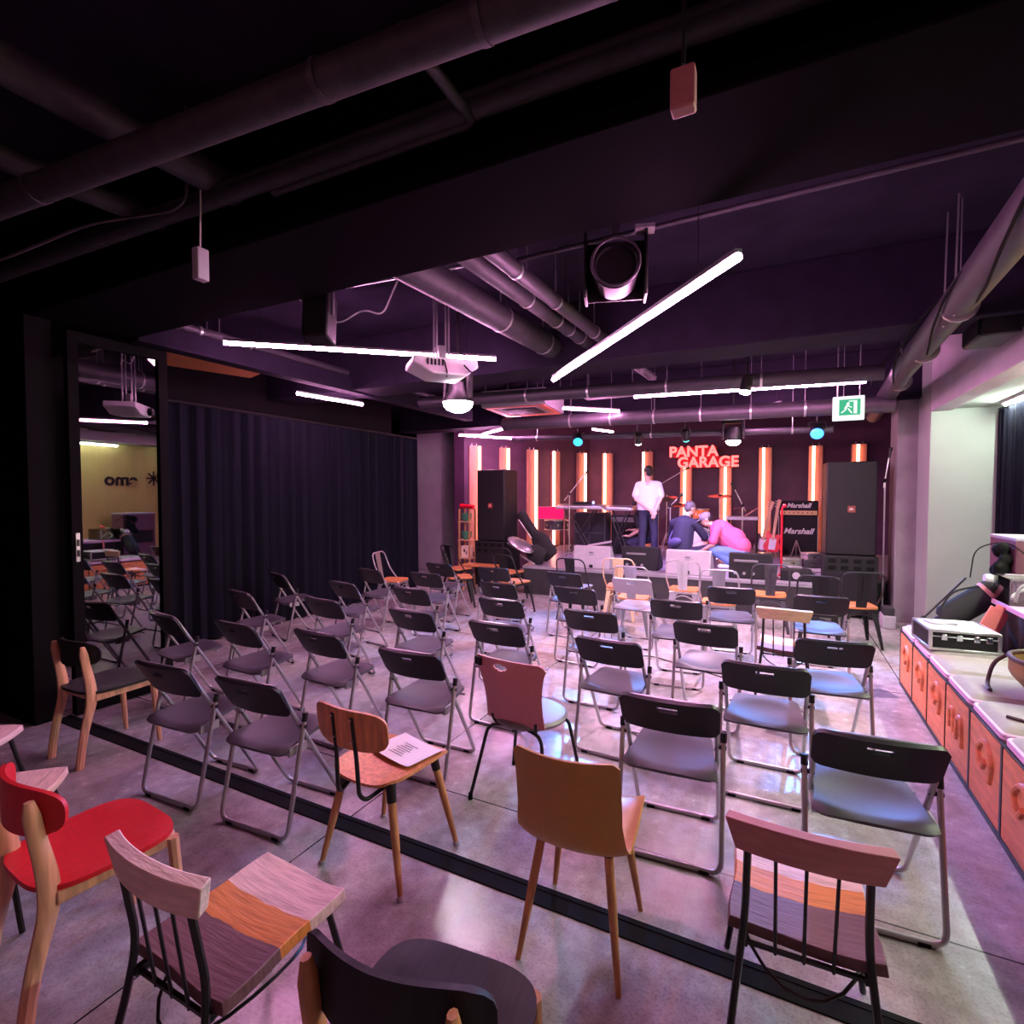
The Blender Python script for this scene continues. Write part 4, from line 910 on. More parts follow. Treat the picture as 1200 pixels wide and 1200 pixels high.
def wedge(x, y, rz, label, mat, w=.62, logo=True):
    t = thing('stage_monitor', label, 'speaker', (x, y, SZ), rz)
    MB().prism([(-.16, .0), (.26, .0), (.30, .08), (.0, .37), (-.12, .37)], 'x', -w / 2, w / 2).build('cabinet', mat, t, bevel=.012)
    MB().prism([(.262, .03), (.29, .075), (.015, .345), (.0, .33)], 'x', -w / 2 + .03, w / 2 - .03).build('grille', 'grille', t)
    if logo:
        MB().ell((0, -.150, .27), (.045, .006, .014), 12, 6).ell((0, -.155, .23), (.05, .006, .006), 12, 6).build('emblem', 'greypad', t)
        MB().bx(-.03, .03, -.170, -.158, .02, .07).build('socket_plate', 'blkplastic', t)
    else:
        MB().bx(-.22, .1, -.150, -.138, .24, .275).build('handle', 'greypad', t, bevel=.006)
        for k in range(3): MB().cyl((-.20 + .12 * k, -.176, .08), (-.20 + .12 * k, -.15, .08), .022, n=10).build('knob', 'silver', t)
    return t
wedge(-2.78, 8.52, .06, 'pale wedge monitor on the stage edge, the left one of two', 'wedge')
wedge(-1.24, 8.52, -.02, 'pale wedge monitor on the stage edge behind the pinkish silver chair', 'wedge', .66)
wedge(-2.03, 8.75, .02, 'black wedge monitor between the two pale ones', 'tolex', .60, False)
wedge(-.37, 8.52, .0, 'black wedge monitor with a grey handle in front of the guitars', 'tolex', .58, False)

# ------------------------------------------------------------------ keyboards and rigs
def keyboard(x, y, z, w, rz, label, extra=False):
    t = thing('keyboard', label, 'keyboard', (x, y, 0), rz)
    MB().prism([(-.15, z), (.16, z), (.16, z + .09), (.05, z + .10), (-.15, z + .045)], 'x', -w / 2, w / 2).build('keyboard_body', 'silver', t, bevel=.006)
    MB().bx(-w / 2 + .04, w / 2 - .04, .02, .15, z + .02, z + .03).build('keybed', 'blkplastic', t)
    k = MB(); n = int(w / .024)
    for i in range(n): k.bx(-w / 2 + .05 + i * (w - .1) / n, -w / 2 + .05 + (i + .92) * (w - .1) / n, -.145, -.01, z + .046, z + .060)
    k.build('keys', 'drumhead', t, smooth=False)
    for s in (-1, 1):
        MB().tube([(s * w * .32, -.12, z), (-s * w * .28, -.12, SZ + .012)], .014, 8).build('stand_leg', 'blkmetal', t)
        MB().tube([(s * w * .32, .12, z), (-s * w * .28, .12, SZ + .012)], .014, 8).build('stand_leg', 'blkmetal', t)
    if extra:
        MB().bx(-.16, .2, -.0, .14, z + .10, z + .15).build('controller', 'blkplastic', t, bevel=.006); MB().ell((.26, -.02, z + .13), (.022, .022, .03), 10, 8).build('blue_lamp', 'g_blueled', t)
keyboard(-3.53, 10.0, 1.42, .96, .05, 'long silver keyboard on a stand beside the red panel', True)
keyboard(-2.77, 10.1, 1.40, .55, -.02, 'shorter silver keyboard left of the standing person')
t = thing('bass_cabinet', 'big dark grey speaker cabinet under the long keyboard', 'speaker', (-3.50, 10.45, SZ))
MB().bx(-.34, .34, 0, .4, 0.03, .86).build('cabinet', 'ductblk', t, bevel=.012); MB().bx(-.31, .31, -.008, 0, .06, .83).build('grille', 'grille', t)
MB().bx(-.3, .3, .05, .3, 0, .03).build('feet', 'rubber', t); MB().bx(-.01, .01, -.012, -.006, .06, .83).bx(-.31, .31, -.012, -.006, .43, .45).build('divider', 'ductblk', t)
t = thing('keyboard_amplifier', 'small black amplifier under the shorter keyboard', 'amplifier', (-2.86, 10.78, SZ))
MB().bx(-.28, .28, 0, .3, 0, .80).build('cabinet', 'tolex', t, bevel=.012); MB().bx(-.25, .25, -.008, 0, .05, .6).build('grille', 'grille', t); MB().bx(-.25, .25, -.01, 0, .66, .76).build('panel', 'greypad', t)
t = thing('red_panel', 'glowing red panel standing above a dark drum at left on the stage', 'screen', (-4.37, 10.5, 1.19))  # unidentified red-lit object, made as a glowing panel
MB().bx(-.29, .29, -.02, .02, 0, .25).build('panel', 'g_redpanel', t, bevel=.004); MB().bx(-.30, .30, -.024, .024, -.012, 0).bx(-.30, .30, -.024, .024, .25, .262).bx(-.302, -.29, -.024, .024, -.7, .262).bx(.29, .302, -.024, .024, -.7, .262).build('frame', 'boardpink', t)
def drum(x, y, z0, z1, r, label, shell, legs=True, name='drum'):
    t = thing(name, label, 'drum', (x, y, 0))
    MB().lathe([(r, z0), (r, z1)], (0, 0, 0), 24).build('shell', shell, t)
    for z, s in ((z0, -1), (z1, 1)):
        MB().tube([(r * 1.03 * math.cos(a), r * 1.03 * math.sin(a), z - s * .012) for a in [2 * PI * k / 24 for k in range(24)]], .010, 6, closed=True).build('hoop', 'silver', t)
    MB().lathe([(r * .98, z1), (r * .9, z1 + .004), (0, z1 + .005)], (0, 0, 0), 24).build('head', 'drumhead', t)
    if legs:
        for k in range(3):
            a = 2 * PI * k / 3 + .4; MB().tube([(r * math.cos(a), r * math.sin(a), (z0 + z1) / 2), (r * 1.02 * math.cos(a), r * 1.02 * math.sin(a), z0 - .05), (r * 1.25 * math.cos(a), r * 1.25 * math.sin(a), SZ + .006)], .009, 6).build('leg', 'silver', t)
    for k in range(6):
        a = 2 * PI * k / 6; MB().bx(-.012, .012, -.012, .012, -.03, .03).build('lug', 'silver', t).location = (r * 1.02 * math.cos(a), r * 1.02 * math.sin(a), (z0 + z1) / 2)
drum(-4.34, 10.72, .94, 1.16, .25, 'dark grey tom drum under the red panel', 'ductblk')
drum(-1.42, 11.25, 1.22, 1.42, .15, 'bright orange tom drum between the two crouching people', 'drumorange')
drum(-1.75, 11.15, 1.02, 1.2, .18, 'dark snare drum behind the person in navy', 'ductblk', True)
drum(-1.0, 10.72, .62, .98, .20, 'dark floor tom right of the orange drum', 'ductblk', True)
t = thing('bass_drum', 'pale bass drum lying on its side between the crouching people', 'drum', (-1.42, 11.05, SZ + .28))
MB().lathe([(.27, -.18), (.27, .18)], (0, 0, 0), 28, 'y').build('shell', 'blkplastic', t); MB().lathe([(0, -.186), (.255, -.182), (.26, -.17)], (0, 0, 0), 28, 'y').build('head', 'drumhead', t)
for y in (-.17, .17): MB().tube([(.28 * math.cos(a), y, .28 * math.sin(a)) for a in [2 * PI * k / 28 for k in range(28)]], .014, 6, closed=True).build('hoop', 'silver', t)
for s in (-1, 1): MB().tube([(s * .2, -.1, -.18), (s * .34, -.16, -.275)], .01, 6).build('spur', 'silver', t)
def cymbal(x, y, z, r, label, tilt=.15):
    t = thing('cymbal', label, 'cymbal', (x, y, 0))
    c = MB().lathe([(0, .03), (.04, .026), (.06, .010), (r * .7, .0), (r, -.012), (r, -.015), (.05, .005), (0, .02)], (0, 0, 0), 28).build('cymbal_plate', 'cymbal', t); c.location = (0, 0, z); c.rotation_euler = (tilt, .05, 0)
    MB().cyl((0, 0, SZ + .25), (0, 0, z + .06), .010).build('stand_pole', 'silver', t)
    for k in range(3):
        a = 2 * PI * k / 3 + .3; MB().tube([(0, 0, SZ + .45), (.26 * math.cos(a), .26 * math.sin(a), SZ + .008)], .009, 6).build('stand_leg', 'silver', t)
cymbal(-1.10, 11.6, 1.69, .24, 'pinkish cymbal right of and above the orange drum')
cymbal(-2.05, 11.0, 1.64, .22, 'upper of two bronze cymbals just right of the standing person', .3)
cymbal(-1.86, 11.4, 1.50, .20, 'lower of two bronze cymbals just right of the standing person', .2)
cymbal(-.70, 12.0, 1.40, .17, 'small bronze cymbal behind the person in pink', -.2)
def mic_stand(x, y, zt, boom, label, base=SZ, rz=0., lr=.24):
    t = thing('microphone_stand', label, 'microphone stand', (x, y, base), rz)
    for k in range(3):
        a = 2 * PI * k / 3; MB().tube([(0, 0, .12), (lr * math.cos(a), lr * math.sin(a), .008)], .009, 6).build('leg', 'silver', t)
    MB().cyl((0, 0, .08), (0, 0, zt - base), .011).build('pole', 'silver', t)
    bx, bz = boom; p = V((bx, 0, zt - base + bz)); q = V((-bx * .35, 0, zt - base - bz * .35))
    MB().cyl(q, p, .009).build('boom', 'silver', t); MB().cyl((-.01, -.02, zt - base - .02), (.01, .02, zt - base + .03), .02).build('boom_clutch', 'blkplastic', t)
    dv = (p - q).normalized(); MB().cyl(p, p + dv * .10, .012, .018).ell(p + dv * .12, (.026, .026, .03), 10, 8).build('microphone', 'blkmetal', t)
mic_stand(-3.62, 9.6, 1.72, (.30, .36), 'microphone stand with raised boom before the long keyboard')
mic_stand(-2.3, 11.4, 1.90, (.5, .3), 'microphone stand with boom reaching towards the red sign')
mic_stand(-1.80, 10.0, 1.50, (.12, .12), 'slim copper-toned microphone stand right of the standing person')
mic_stand(-.62, 10.78, 1.50, (-.14, .30), 'microphone stand over the mixer table')
mic_stand(1.27, 8.72, 1.9, (.04, .3), 'microphone stand in the dark between the right loudspeaker and the right column', 0, 0, .085)
t = thing('mixer_table', 'small table with a pale top behind the person in pink', 'table', (-.62, 11.2, SZ))
MB().bx(-.30, .26, -.2, .2, .74, .80).build('tabletop', 'wedge', t, bevel=.006)
for x in (-.27, .23):
    for y in (-.17, .17): MB().cyl((x, y, 0), (x, y, .74), .014).build('leg', 'blkmetal', t)
t = thing('music_stand_rod', 'short pinkish rod leaning on the mixer table', 'rod', (-.52, 11.16, SZ + .812)); MB().cyl((-.08, 0, .0), (.16, 0, .17), .012).build('rod', 'boardpink', t)
def guitar(x, y, z, rz, lean, label, body, k=1.):
    t = thing('electric_guitar', label, 'guitar', (x, y, z)); t.rotation_euler = (lean, rz, 0)
    out = [(.0, .0), (.11, .01), (.155, .08), (.14, .16), (.105, .21), (.12, .28), (.13, .34), (.09, .37), (.035, .33), (-.035, .33), (-.08, .40), (-.125, .39), (-.13, .31), (-.105, .22), (-.14, .16), (-.155, .08), (-.11, .01)]
    pts = rounded([V((a * k, b * k, 0)) for a, b in out], .06, True, 3)
    MB().prism([(p.x, p.y) for p in pts], 'y', -.02, .02).build('body', body, t, bevel=.006)
    MB().bx(-.06, .06, -.024, -.02, .05, .26).build('pickguard', 'drumhead', t)
    MB().bx(-.027, .027, -.035, -.012, .24, .86).build('neck', 'oak', t, bevel=.004)
    MB().prism([(-.03, .86), (.03, .86), (.05, 1.02), (-.02, 1.03)], 'y', -.03, -.012).build('headstock', 'oak', t)
    for q in range(3): MB().cyl((-.055, -.02, .89 + .05 * q), (-.02, -.02, .89 + .05 * q), .008, n=8).build('tuning_peg', 'silver', t)
guitar(-.14, 11.3, SZ + .12, .12, -.16, 'red and white electric guitar on a stand left of the amplifiers', 'redgloss')
guitar(-.34, 11.45, SZ + .10, .2, -.18, 'dark red electric guitar behind the red and white one', 'maroon', .9)
a_stand((-.14, 11.42, SZ), 'small silver stand holding the red and white guitar')
t = thing('red_stand', 'tall thin red post with hooked foot on the front of the stage, before the guitars', 'stand', (.03, 8.74, SZ))
MB().tube([(.03, 0, 1.06), (.0, .0, 1.03), (.0, 0, .06), (-.03, 0, .012), (-.06, 0, .012)], .014, 8, fillet=.04).build('post', 'redgloss', t); MB().ell((.03, 0, 1.06), (.03, .02, .03), 10, 8).build('hook_top', 'redgloss', t)
MB().cyl((0, 0, 0), (0, 0, .018), .07, .06, 18).build('base', 'wedge', t)
# gear pile at the right stage corner
G = [('open white gear box lowest left in the pile at the right corner of the stage', (.17, 9.02), .48, (.24, .26, .16), 'wedge', .1), ('pale gear box lowest right in the pile at the right corner of the stage', (.46, 9.0), .48, (.22, .24, .14), 'wedge', -.1),
     ('pale flat box on top of the lower left gear box', (.16, 9.02), .642, (.22, .2, .11), 'silver', .2), ('dark gear box on top of the lower right gear box', (.44, 9.0), .622, (.24, .22, .12), 'ductblk', .15),
     ('pale crumpled box topmost in the gear pile', (.42, 9.0), .744, (.20, .18, .10), 'silver', .5)]
for lb, (x, y), z, (a, b, c), m, r in G:
    t = thing('gear_box', lb, 'box', (x, y, z), r, 'gear boxes piled by the right loudspeaker')
    MB().bx(-a / 2, a / 2, -b / 2, b / 2, 0, c).build('box_body', m, t, bevel=.006); MB().bx(-a / 2 - .004, a / 2 + .004, -b / 2 - .004, b / 2 + .004, c * .62, c * .68).build('lid_seam', 'blkplastic', t); MB().bx(-.03, .03, -b / 2 - .012, -b / 2, c * .3, c * .5).build('latch', 'chrome', t)
t = thing('drum_case', 'low dark crate with a pale circular mark beside the gear pile', 'case', (.03, 8.72, SZ)); t.location = (.22, 8.6, SZ)
MB().bx(-.2, .2, -.16, .16, 0, .0 + .15).build('case_body', 'tolex', t, bevel=.01); MB().lathe([(0, -.166), (.05, -.166), (.05, -.16)], (0, 0, .08), 16, 'y').build('pale_mark', 'wedge', t)
# bags leaning at the left corner of the stage
def gigbag(x, y, z, rx, rz, label, glint, L=1.05):
    t = thing('gig_bag', label, 'bag', (x, y, z)); t.rotation_euler = (rx, rz, 0)
    def P(u, v):
        a = 2 * PI * u; w = .17 - .09 * max(0, min(1, (v - .38) / .15)) + .03 * max(0, v - .8) / .2
        k = 1 if .04 < v < .96 else .75
        return (w * math.cos(a) * k, .055 * math.sin(a) * k, L * v)
    MB().sheet(P, 24, 20, .012).ell((0, 0, .02), (.12, .04, .02), 12, 6).ell((0, 0, L - .01), (.07, .04, .02), 12, 6).build('bag_body', 'blkcloth', t)
    MB().bx(-.16, -.13, -.075, -.045, .08, .42).bx(-.095, -.07, -.07, -.045, .5, .95).build('edge_glint', glint, t, bevel=.01)  # silver strips stand for light caught on the bag edges
    MB().tube([(.05, -.06, .35), (.0, -.11, .45), (.0, -.11, .55), (.03, -.06, .62)], .01, 6, fillet=.05).build('strap', 'blkcloth', t)
gigbag(-3.66, 8.80, SZ + .10, -.12, -.72, 'black gig bag leaning steeply to the left at the left corner of the stage', 'silver')
gigbag(-3.66, 8.44, SZ + .10, -.10, -1.12, 'black gig bag lying lower beside the leaning one at the left corner of the stage', 'silver', .62)
t = thing('cymbal_case', 'pale round flat case tilted at the left corner of the stage', 'case', (-4.06, 8.36, SZ + .34)); t.rotation_euler = (.2, .5, 0)
MB().ell((0, 0, 0), (.27, .20, .045), 20, 8).build('case_body', 'silver', t); MB().tube([(.27 * math.cos(a), .20 * math.sin(a), 0) for a in [2 * PI * k / 22 for k in range(22)]], .01, 6, closed=True).build('zip', 'blkcloth', t)
t = thing('combo_amplifier', 'small open-backed amplifier with a pale top rail behind the left wedge monitor', 'amplifier', (-2.90, 9.25, SZ), .1)
MB().bx(-.2, .2, 0, .22, 0, .30).build('cabinet', 'tolex', t, bevel=.01); MB().bx(-.19, .19, -.012, 0, .04, .2).build('baffle', 'gold', t); MB().box((0, -.02, .34), (.44, .04, .035), Matrix.Rotation(-.2, 3, 'Y')).build('top_rail', 'silver', t, bevel=.006)
# rack with plants at the left of the stage
t = thing('plant_rack', 'small wooden rack between the left column and the left loudspeaker', 'rack', (-5.22, 8.45, 0))
for x in (-.11, .11):
    for y in (-.1, .1): MB().bx(x - .014, x + .014, y - .014, y + .014, 0, 1.44).build('post', 'legwood', t)
for z in (.52, .86, 1.20): MB().bx(-.13, .13, -.12, .12, z - .01, z + .01).build('shelf', 'oak', t)
t = thing('red_hammer', 'red mallet-shaped object on top of the wooden rack', 'ornament', (-5.22, 8.45, 1.445)); MB().cyl((-.14, 0, .05), (.14, 0, .03), .045, .04).build('head', 'redgloss', t); MB().cyl((-.0, 0, 0), (0, 0, .05), .02).build('neck', 'oak', t)
for z, lb in ((1.21, 'small green pot on the top shelf of the wooden rack'), (.87, 'green pot with a flattened shape on the middle shelf of the wooden rack')):
    t = thing('plant_pot', lb, 'pot', (-5.22, 8.43, z)); MB().lathe([(.0, 0), (.06, 0), (.095, .06), (.10, .15), (.085, .15), (.07, .03), (0, .02)], (0, 0, 0), 18).build('pot', 'greenpot', t); MB().ell((0, 0, .105), (.065, .065, .02), 12, 6).build('soil', 'darkleather', t)
t = thing('paper_bag', 'pale printed paper bag on the low shelf of the wooden rack', 'bag', (-5.22, 8.44, .532)); MB().bx(-.09, .09, -.07, .07, 0, .22).build('bag_body', 'board', t, bevel=.008); MB().bx(-.03, .0, -.073, -.07, .1, .16).bx(.02, .035, -.073, -.07, .06, .12).build('print', 'blkplastic', t)
t = thing('low_table', 'low wooden table at the foot of the left loudspeaker', 'table', (-4.72, 8.15, 0))
MB().bx(-.36, .30, -.16, .16, .43, .46).build('tabletop', 'seatwood', t, bevel=.004)
for x in (-.33, .27):
    for y in (-.13, .13): MB().bx(x - .018, x + .018, y - .018, y + .018, 0, .43).build('leg', 'oak', t)
t = thing('equipment_case', 'dim heap of cases lit blue in the gap right of the right loudspeaker', 'case', (1.27, 9.0, 0))
t.location = (1.26, 8.25, 0)
MB().bx(-.07, .07, -.15, .15, 0, .16).build('lower_case', 'wedge', t, bevel=.01); MB().bx(-.06, .06, -.12, .12, .162, .26).build('upper_case', 'ductblk', t, bevel=.01)
cable('thin black cable lying across the floor before the stage', [(-1.7, 5.2, .006), (-1.2, 5.6, .006), (-.4, 5.2, .006), (.2, 5.4, .006)], .005)

# ------------------------------------------------------------------ people
def hand(b, w, d, side, up, s=1., curl=.5):
    """palm, four bent fingers of unequal length and a thumb leaving the side; d = pointing direction"""
    w, d, side, up = V(w), V(d).normalized(), V(side).normalized(), V(up).normalized()
    b.ell(w + d * .045 * s, (.040 * s, .050 * s, .022 * s), 12, 8, Matrix((side, d, up)).transposed())
    for k, L in enumerate((.068, .078, .072, .056)):
        p = w + d * .085 * s + side * (-.030 + .020 * k) * s; q = p + (d - up * curl * .4).normalized() * L * .5 * s; r = q + (d - up * curl * 1.3).normalized() * L * .5 * s
        b.cap(p, q, .0105 * s, .0098 * s); b.cap(q, r, .0098 * s, .0085 * s)
    p = w + d * .02 * s - side * .032 * s; q = p + (d * .7 - side * .8).normalized() * .04 * s; r = q + (d - side * .1 - up * .3).normalized() * .032 * s
    b.cap(p, q, .0125 * s, .011 * s); b.cap(q, r, .011 * s, .009 * s)
def head(t, b, c, look, up=(0, 0, 1), hair='hair', style='short'):
    """skull, jaw, nose, ears into the body builder b; hair and features as children of t"""
    c = V(c); f = V(look).normalized(); u = (V(up) - f * f.dot(V(up))).normalized(); r = f.cross(u); R = Matrix((r, f, u)).transposed()
    b.ell(c + u * .02, (.074, .092, .098), 16, 12, R); b.ell(c + f * .030 - u * .055, (.055, .060, .062), 14, 10, R)
    b.ell(c + f * .098 - u * .012, (.013, .018, .022), 10, 8, R)
    for s in (-1, 1): b.ell(c + r * s * .076 - u * .01 - f * .005, (.010, .020, .032), 10, 8, R)
    e = MB()
    for s in (-1, 1): e.ell(c + f * .086 + r * s * .03 + u * .018, (.012, .008, .007), 8, 6, R)
    e.build('eyes', 'blkplastic', t); MB().ell(c + f * .090 - u * .052, (.022, .007, .006), 8, 6, R).build('mouth', 'coral', t)
    h = MB()
    if style == 'short':
        h.ell(c + u * .045 - f * .018, (.084, .098, .085), 16, 12, R).ell(c - f * .045 + u * .0, (.076, .062, .078), 14, 10, R)
        h.build('hair', hair, t, remesh=.008)
    else:
        h.ell(c + u * .045 - f * .005, (.086, .102, .082), 16, 12, R).build('cap_crown', 'cap', t)
        MB().ell(c + f * .115 + u * .045, (.066, .065, .010), 14, 8, R).build('cap_brim', 'cap', t)
        MB().ell(c - f * .05 - u * .015, (.072, .055, .06), 14, 10, R).build('hair', 'hair', t, remesh=.008)
    return R
def person(label, loc, rz): return thing('person', label, 'person', loc, rz)

# standing, seen from behind, hands clasped behind the back, head turned left
t = person('person in white T-shirt and dark trousers standing on stage, hands clasped behind', (-2.21, 10.05, SZ), math.radians(4))
b = MB(); b.cap((0, .0, 1.0), (0, .01, 1.38), .13, .12); b.cap((0, .005, 1.40), (-.01, .025, 1.53), .055, .05)
for s in (-1, 1): b.cap((s * .09, 0, .92), (s * .11, .02, .50), .075, .055); b.cap((s * .11, .02, .50), (s * .12, -.02, .09), .052, .036); b.cap((s * .12, -.03, .05), (s * .14, .14, .035), .036, .03)
b.cap((-.185, .0, 1.40), (-.215, -.10, 1.14), .048, .040); b.cap((-.215, -.10, 1.14), (.04, -.185, .95), .038, .028)
b.cap((.185, .0, 1.40), (.235, -.12, 1.15), .048, .040); b.cap((.235, -.12, 1.15), (.15, -.19, .93), .038, .028)
hand(b, (.04, -.19, .945), (1, -.05, -.35), (0, -.2, 1), (0, -1, .1), 1, .7); hand(b, (.15, -.195, .92), (-.3, -.02, -1), (1, 0, -.2), (0, -1, 0), 1, .6)
head(t, b, (-.02, .04, 1.645), (-.75, .65, -.05)); b.build('body', 'skin', t, remesh=.009)
c = MB(); c.ell((0, .0, 1.40), (.195, .10, .08), 18, 10); c.cap((-.13, 0, 1.41), (.13, 0, 1.41), .078)
def tee(u, v):
    a = 2 * PI * u; z = .93 + .47 * v; w = .205 - .012 * math.cos(v * PI) + .01 * math.sin(6 * a) * (1 - v); dd = .142 + .008 * math.sin(5 * a + 2) * (1 - v) + .012 * v * 0
    return (w * math.cos(a), dd * math.sin(a) - .005, z)
c.sheet(tee, 36, 14, .016); c.cap((-.18, 0, 1.405), (-.222, -.07, 1.22), .070, .074); c.cap((.18, 0, 1.405), (.232, -.075, 1.22), .070, .074)
c.ell((0, 0, 1.2), (.19, .125, .24), 18, 12); c.build('shirt', 'tee', t, remesh=.010)
c = MB(); c.ell((0, 0, .92), (.165, .125, .12), 18, 10)
for s in (-1, 1): c.cap((s * .085, 0, .90), (s * .11, .02, .50), .096, .074); c.cap((s * .11, .02, .50), (s * .12, -.015, .10), .072, .062)
c.build('trousers', 'pants', t, remesh=.012)
for s in (-1, 1): c = MB(); c.cap((s * .12, -.04, .045), (s * .14, .15, .042), .042, .038); c.bx(s * .13 - .045, s * .13 + .045, -.08, .18, .0, .03); c.build('shoe', 'blkplastic', t, remesh=.009)

# kneeling at the small keyboard amp, turned left, dark clothes
t = person('person in black kneeling left of the standing person, bent over with forearms reaching left', (-2.42, 10.45, SZ), math.radians(0))
b = MB(); b.cap((.10, .0, .42), (-.02, 0, .78), .13, .13); b.cap((-.06, 0, .84), (-.10, 0, .93), .05, .05)
for s in (-1, 1):
    b.cap((.10, s * .09, .36), (-.20, s * .12, .28), .075, .06); b.cap((-.20, s * .12, .28), (.16, s * .12, .06), .055, .04); b.cap((.16, s * .12, .05), (.26, s * .12, .10), .035, .028)
    b.cap((-.04, s * .17, .78), (.02, s * .22, .54), .048, .040); b.cap((.02, s * .22, .54), (-.22, s * .14, .46 + .05 * s), .038, .028); hand(b, (-.22, s * .14, .46 + .05 * s), (-1, 0, .1), (0, 1, 0), (0, 0, 1), 1, .8)
head(t, b, (-.12, -.02, 1.00), (-.8, -.25, -.55)); b.build('body', 'skin', t, remesh=.009)
c = MB(); c.cap((.10, .0, .42), (-.02, 0, .78), .155, .155)
for s in (-1, 1): c.cap((-.04, s * .17, .78), (.0, s * .205, .62), .068, .062)
c.build('shirt', 'blkcloth', t, remesh=.012)
c = MB()
for s in (-1, 1): c.cap((.10, s * .08, .36), (-.20, s * .12, .28), .098, .078); c.cap((-.20, s * .12, .28), (.14, s * .12, .08), .072, .055)
c.ell((.10, 0, .38), (.14, .16, .12), 14, 10); c.build('trousers', 'navy', t, remesh=.012)
for s in (-1, 1): c = MB(); c.cap((.17, s * .12, .045), (.27, s * .12, .07), .045, .036); c.build('shoe', 'blkplastic', t, remesh=.009)

# sitting on the floor seen from behind, navy clothes, waist bag
t = person('grey-haired person in navy crouching with back turned and a violet waist bag', (-1.50, 9.42, SZ), math.radians(-18))
b = MB(); b.cap((0, .0, .30), (.0, .09, .72), .15, .14); b.cap((.01, .13, .80), (.02, .18, .90), .055, .052)
for s in (-1, 1):
    b.cap((s * .10, .02, .26), (s * .30, .30, .40), .080, .06); b.cap((s * .30, .30, .40), (s * .16, .18, .08), .055, .04); b.cap((s * .16, .16, .05), (s * .20, .32, .04), .036, .03)
    b.cap((s * .20, .09, .72), (s * .31, .22, .50), .050, .042)
b.cap((.31, .22, .50), (.20, .42, .40), .040, .028); hand(b, (.20, .43, .40), (.1, 1, -.1), (1, 0, 0), (0, 0, 1), 1, .7)
b.cap((-.31, .22, .50), (-.14, .42, .40), .040, .028); hand(b, (-.14, .43, .40), (.2, 1, -.1), (1, 0, 0), (0, 0, 1), 1, .7)
head(t, b, (.05, .20, .985), (.45, .85, -.35), hair='greyhair'); b.build('body', 'skin', t, remesh=.009)
c = MB(); c.cap((0, .0, .30), (.0, .09, .70), .185, .175); c.cap((-.14, .09, .74), (.14, .09, .74), .085)
for s in (-1, 1): c.cap((s * .20, .09, .73), (s * .31, .22, .50), .076, .066)
c.cap((.31, .22, .50), (.22, .38, .42), .062, .045); c.cap((-.31, .22, .50), (-.17, .38, .42), .062, .045); c.build('jacket', 'navy', t, remesh=.012)
c = MB(); c.ell((0, .02, .20), (.24, .2, .18), 18, 10)
for s in (-1, 1): c.cap((s * .10, .02, .24), (s * .32, .28, .30), .11, .085); c.cap((s * .32, .28, .30), (s * .14, .16, .10), .08, .06)
c.build('trousers', 'navy', t, remesh=.012)
for s in (-1, 1): c = MB(); c.cap((s * .16, .15, .045), (s * .21, .33, .042), .044, .038); c.build('shoe', 'blkplastic', t, remesh=.009)
c = MB().ell((-.03, -.20, .42), (.13, .055, .075), 16, 10, Matrix.Rotation(-.3, 3, 'Y')).tube([(-.15, -.16, .44), (-.19, .0, .55), (-.12, .12, .78)], .014, 8, fillet=.1); c.build('waist_bag', 'bagpurple', t)

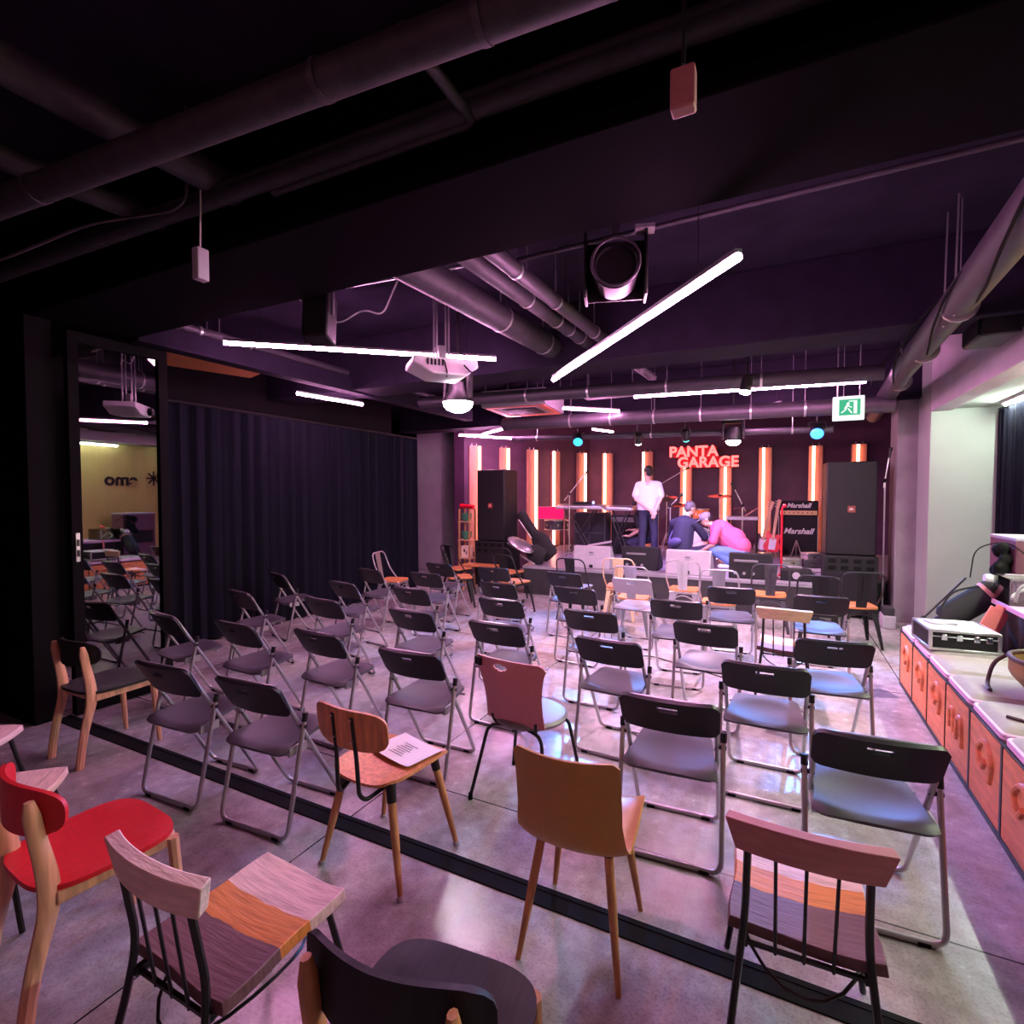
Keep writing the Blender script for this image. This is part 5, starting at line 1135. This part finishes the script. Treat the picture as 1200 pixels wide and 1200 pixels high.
# bending low to the left, pink T-shirt, grey cap, jeans
t = person('person in pink T-shirt, jeans and grey cap crouching and bending to the left', (-.78, 9.45, SZ), math.radians(0))
b = MB(); b.cap((.18, .0, .34), (-.12, 0, .66), .14, .13); b.cap((-.20, 0, .70), (-.27, 0, .74), .052, .05)
for s in (-1, 1):
    b.cap((.16, s * .09, .28), (-.16, s * .15, .32), .082, .064); b.cap((-.16, s * .15, .32), (.10, s * .14, .08), .058, .042); b.cap((.08, s * .14, .05), (-.08, s * .15, .035), .036, .03)
    b.cap((-.14, s * .18, .64), (-.20, s * .21, .40), .050, .042); b.cap((-.20, s * .21, .40), (-.38, s * .10, .28), .040, .028); hand(b, (-.38, s * .10, .28), (-1, -.2 * s, -.2), (0, 1, 0), (0, 0, 1), 1, .8)
head(t, b, (-.33, -.02, .81), (-.80, -.1, -.55), style='cap'); b.build('body', 'skin', t, remesh=.009)
c = MB(); c.cap((.20, .0, .36), (-.10, 0, .64), .185, .175); c.cap((-.13, -.13, .66), (-.13, .13, .66), .085); c.ell((.06, 0, .50), (.24, .17, .19), 16, 10)
for s in (-1, 1): c.cap((-.14, s * .18, .645), (-.19, s * .205, .46), .076, .072)
c.build('shirt', 'pinktee', t, remesh=.012)
c = MB(); c.ell((.2, 0, .26), (.17, .19, .15), 16, 10)
for s in (-1, 1): c.cap((.16, s * .09, .26), (-.18, s * .15, .30), .108, .088); c.cap((-.18, s * .15, .30), (.10, s * .14, .10), .080, .062)
c.build('jeans', 'jeans', t, remesh=.012)
for s in (-1, 1): c = MB(); c.cap((.10, s * .14, .045), (-.09, s * .15, .042), .044, .038); c.build('shoe', 'drumhead', t, remesh=.009)

# ------------------------------------------------------------------ camera, world, view
w = bpy.data.worlds.new('room_dark'); scn.world = w; w.use_nodes = True
w.node_tree.nodes['Background'].inputs[0].default_value = (.05, .03, .06, 1); w.node_tree.nodes['Background'].inputs[1].default_value = .05
cam = bpy.data.cameras.new('camera'); co = bpy.data.objects.new('camera', cam); COL.objects.link(co)
cam.sensor_width = 36; cam.lens = 620 / 1200 * 36; cam.clip_start = .05
co.location = (0, 0, 1.70); co.rotation_euler = (PI / 2 - math.atan(20 / 620), 0, math.atan(314 / 620)); scn.camera = co
vs = scn.view_settings; vs.view_transform = 'Standard'; vs.look = 'None'; vs.gamma = 1; vs.use_curve_mapping = False; vs.exposure = .36
scn.cycles.use_denoising = True; scn.cycles.max_bounces = 8; scn.cycles.sample_clamp_indirect = 6; scn.cycles.caustics_reflective = False; scn.cycles.caustics_refractive = False
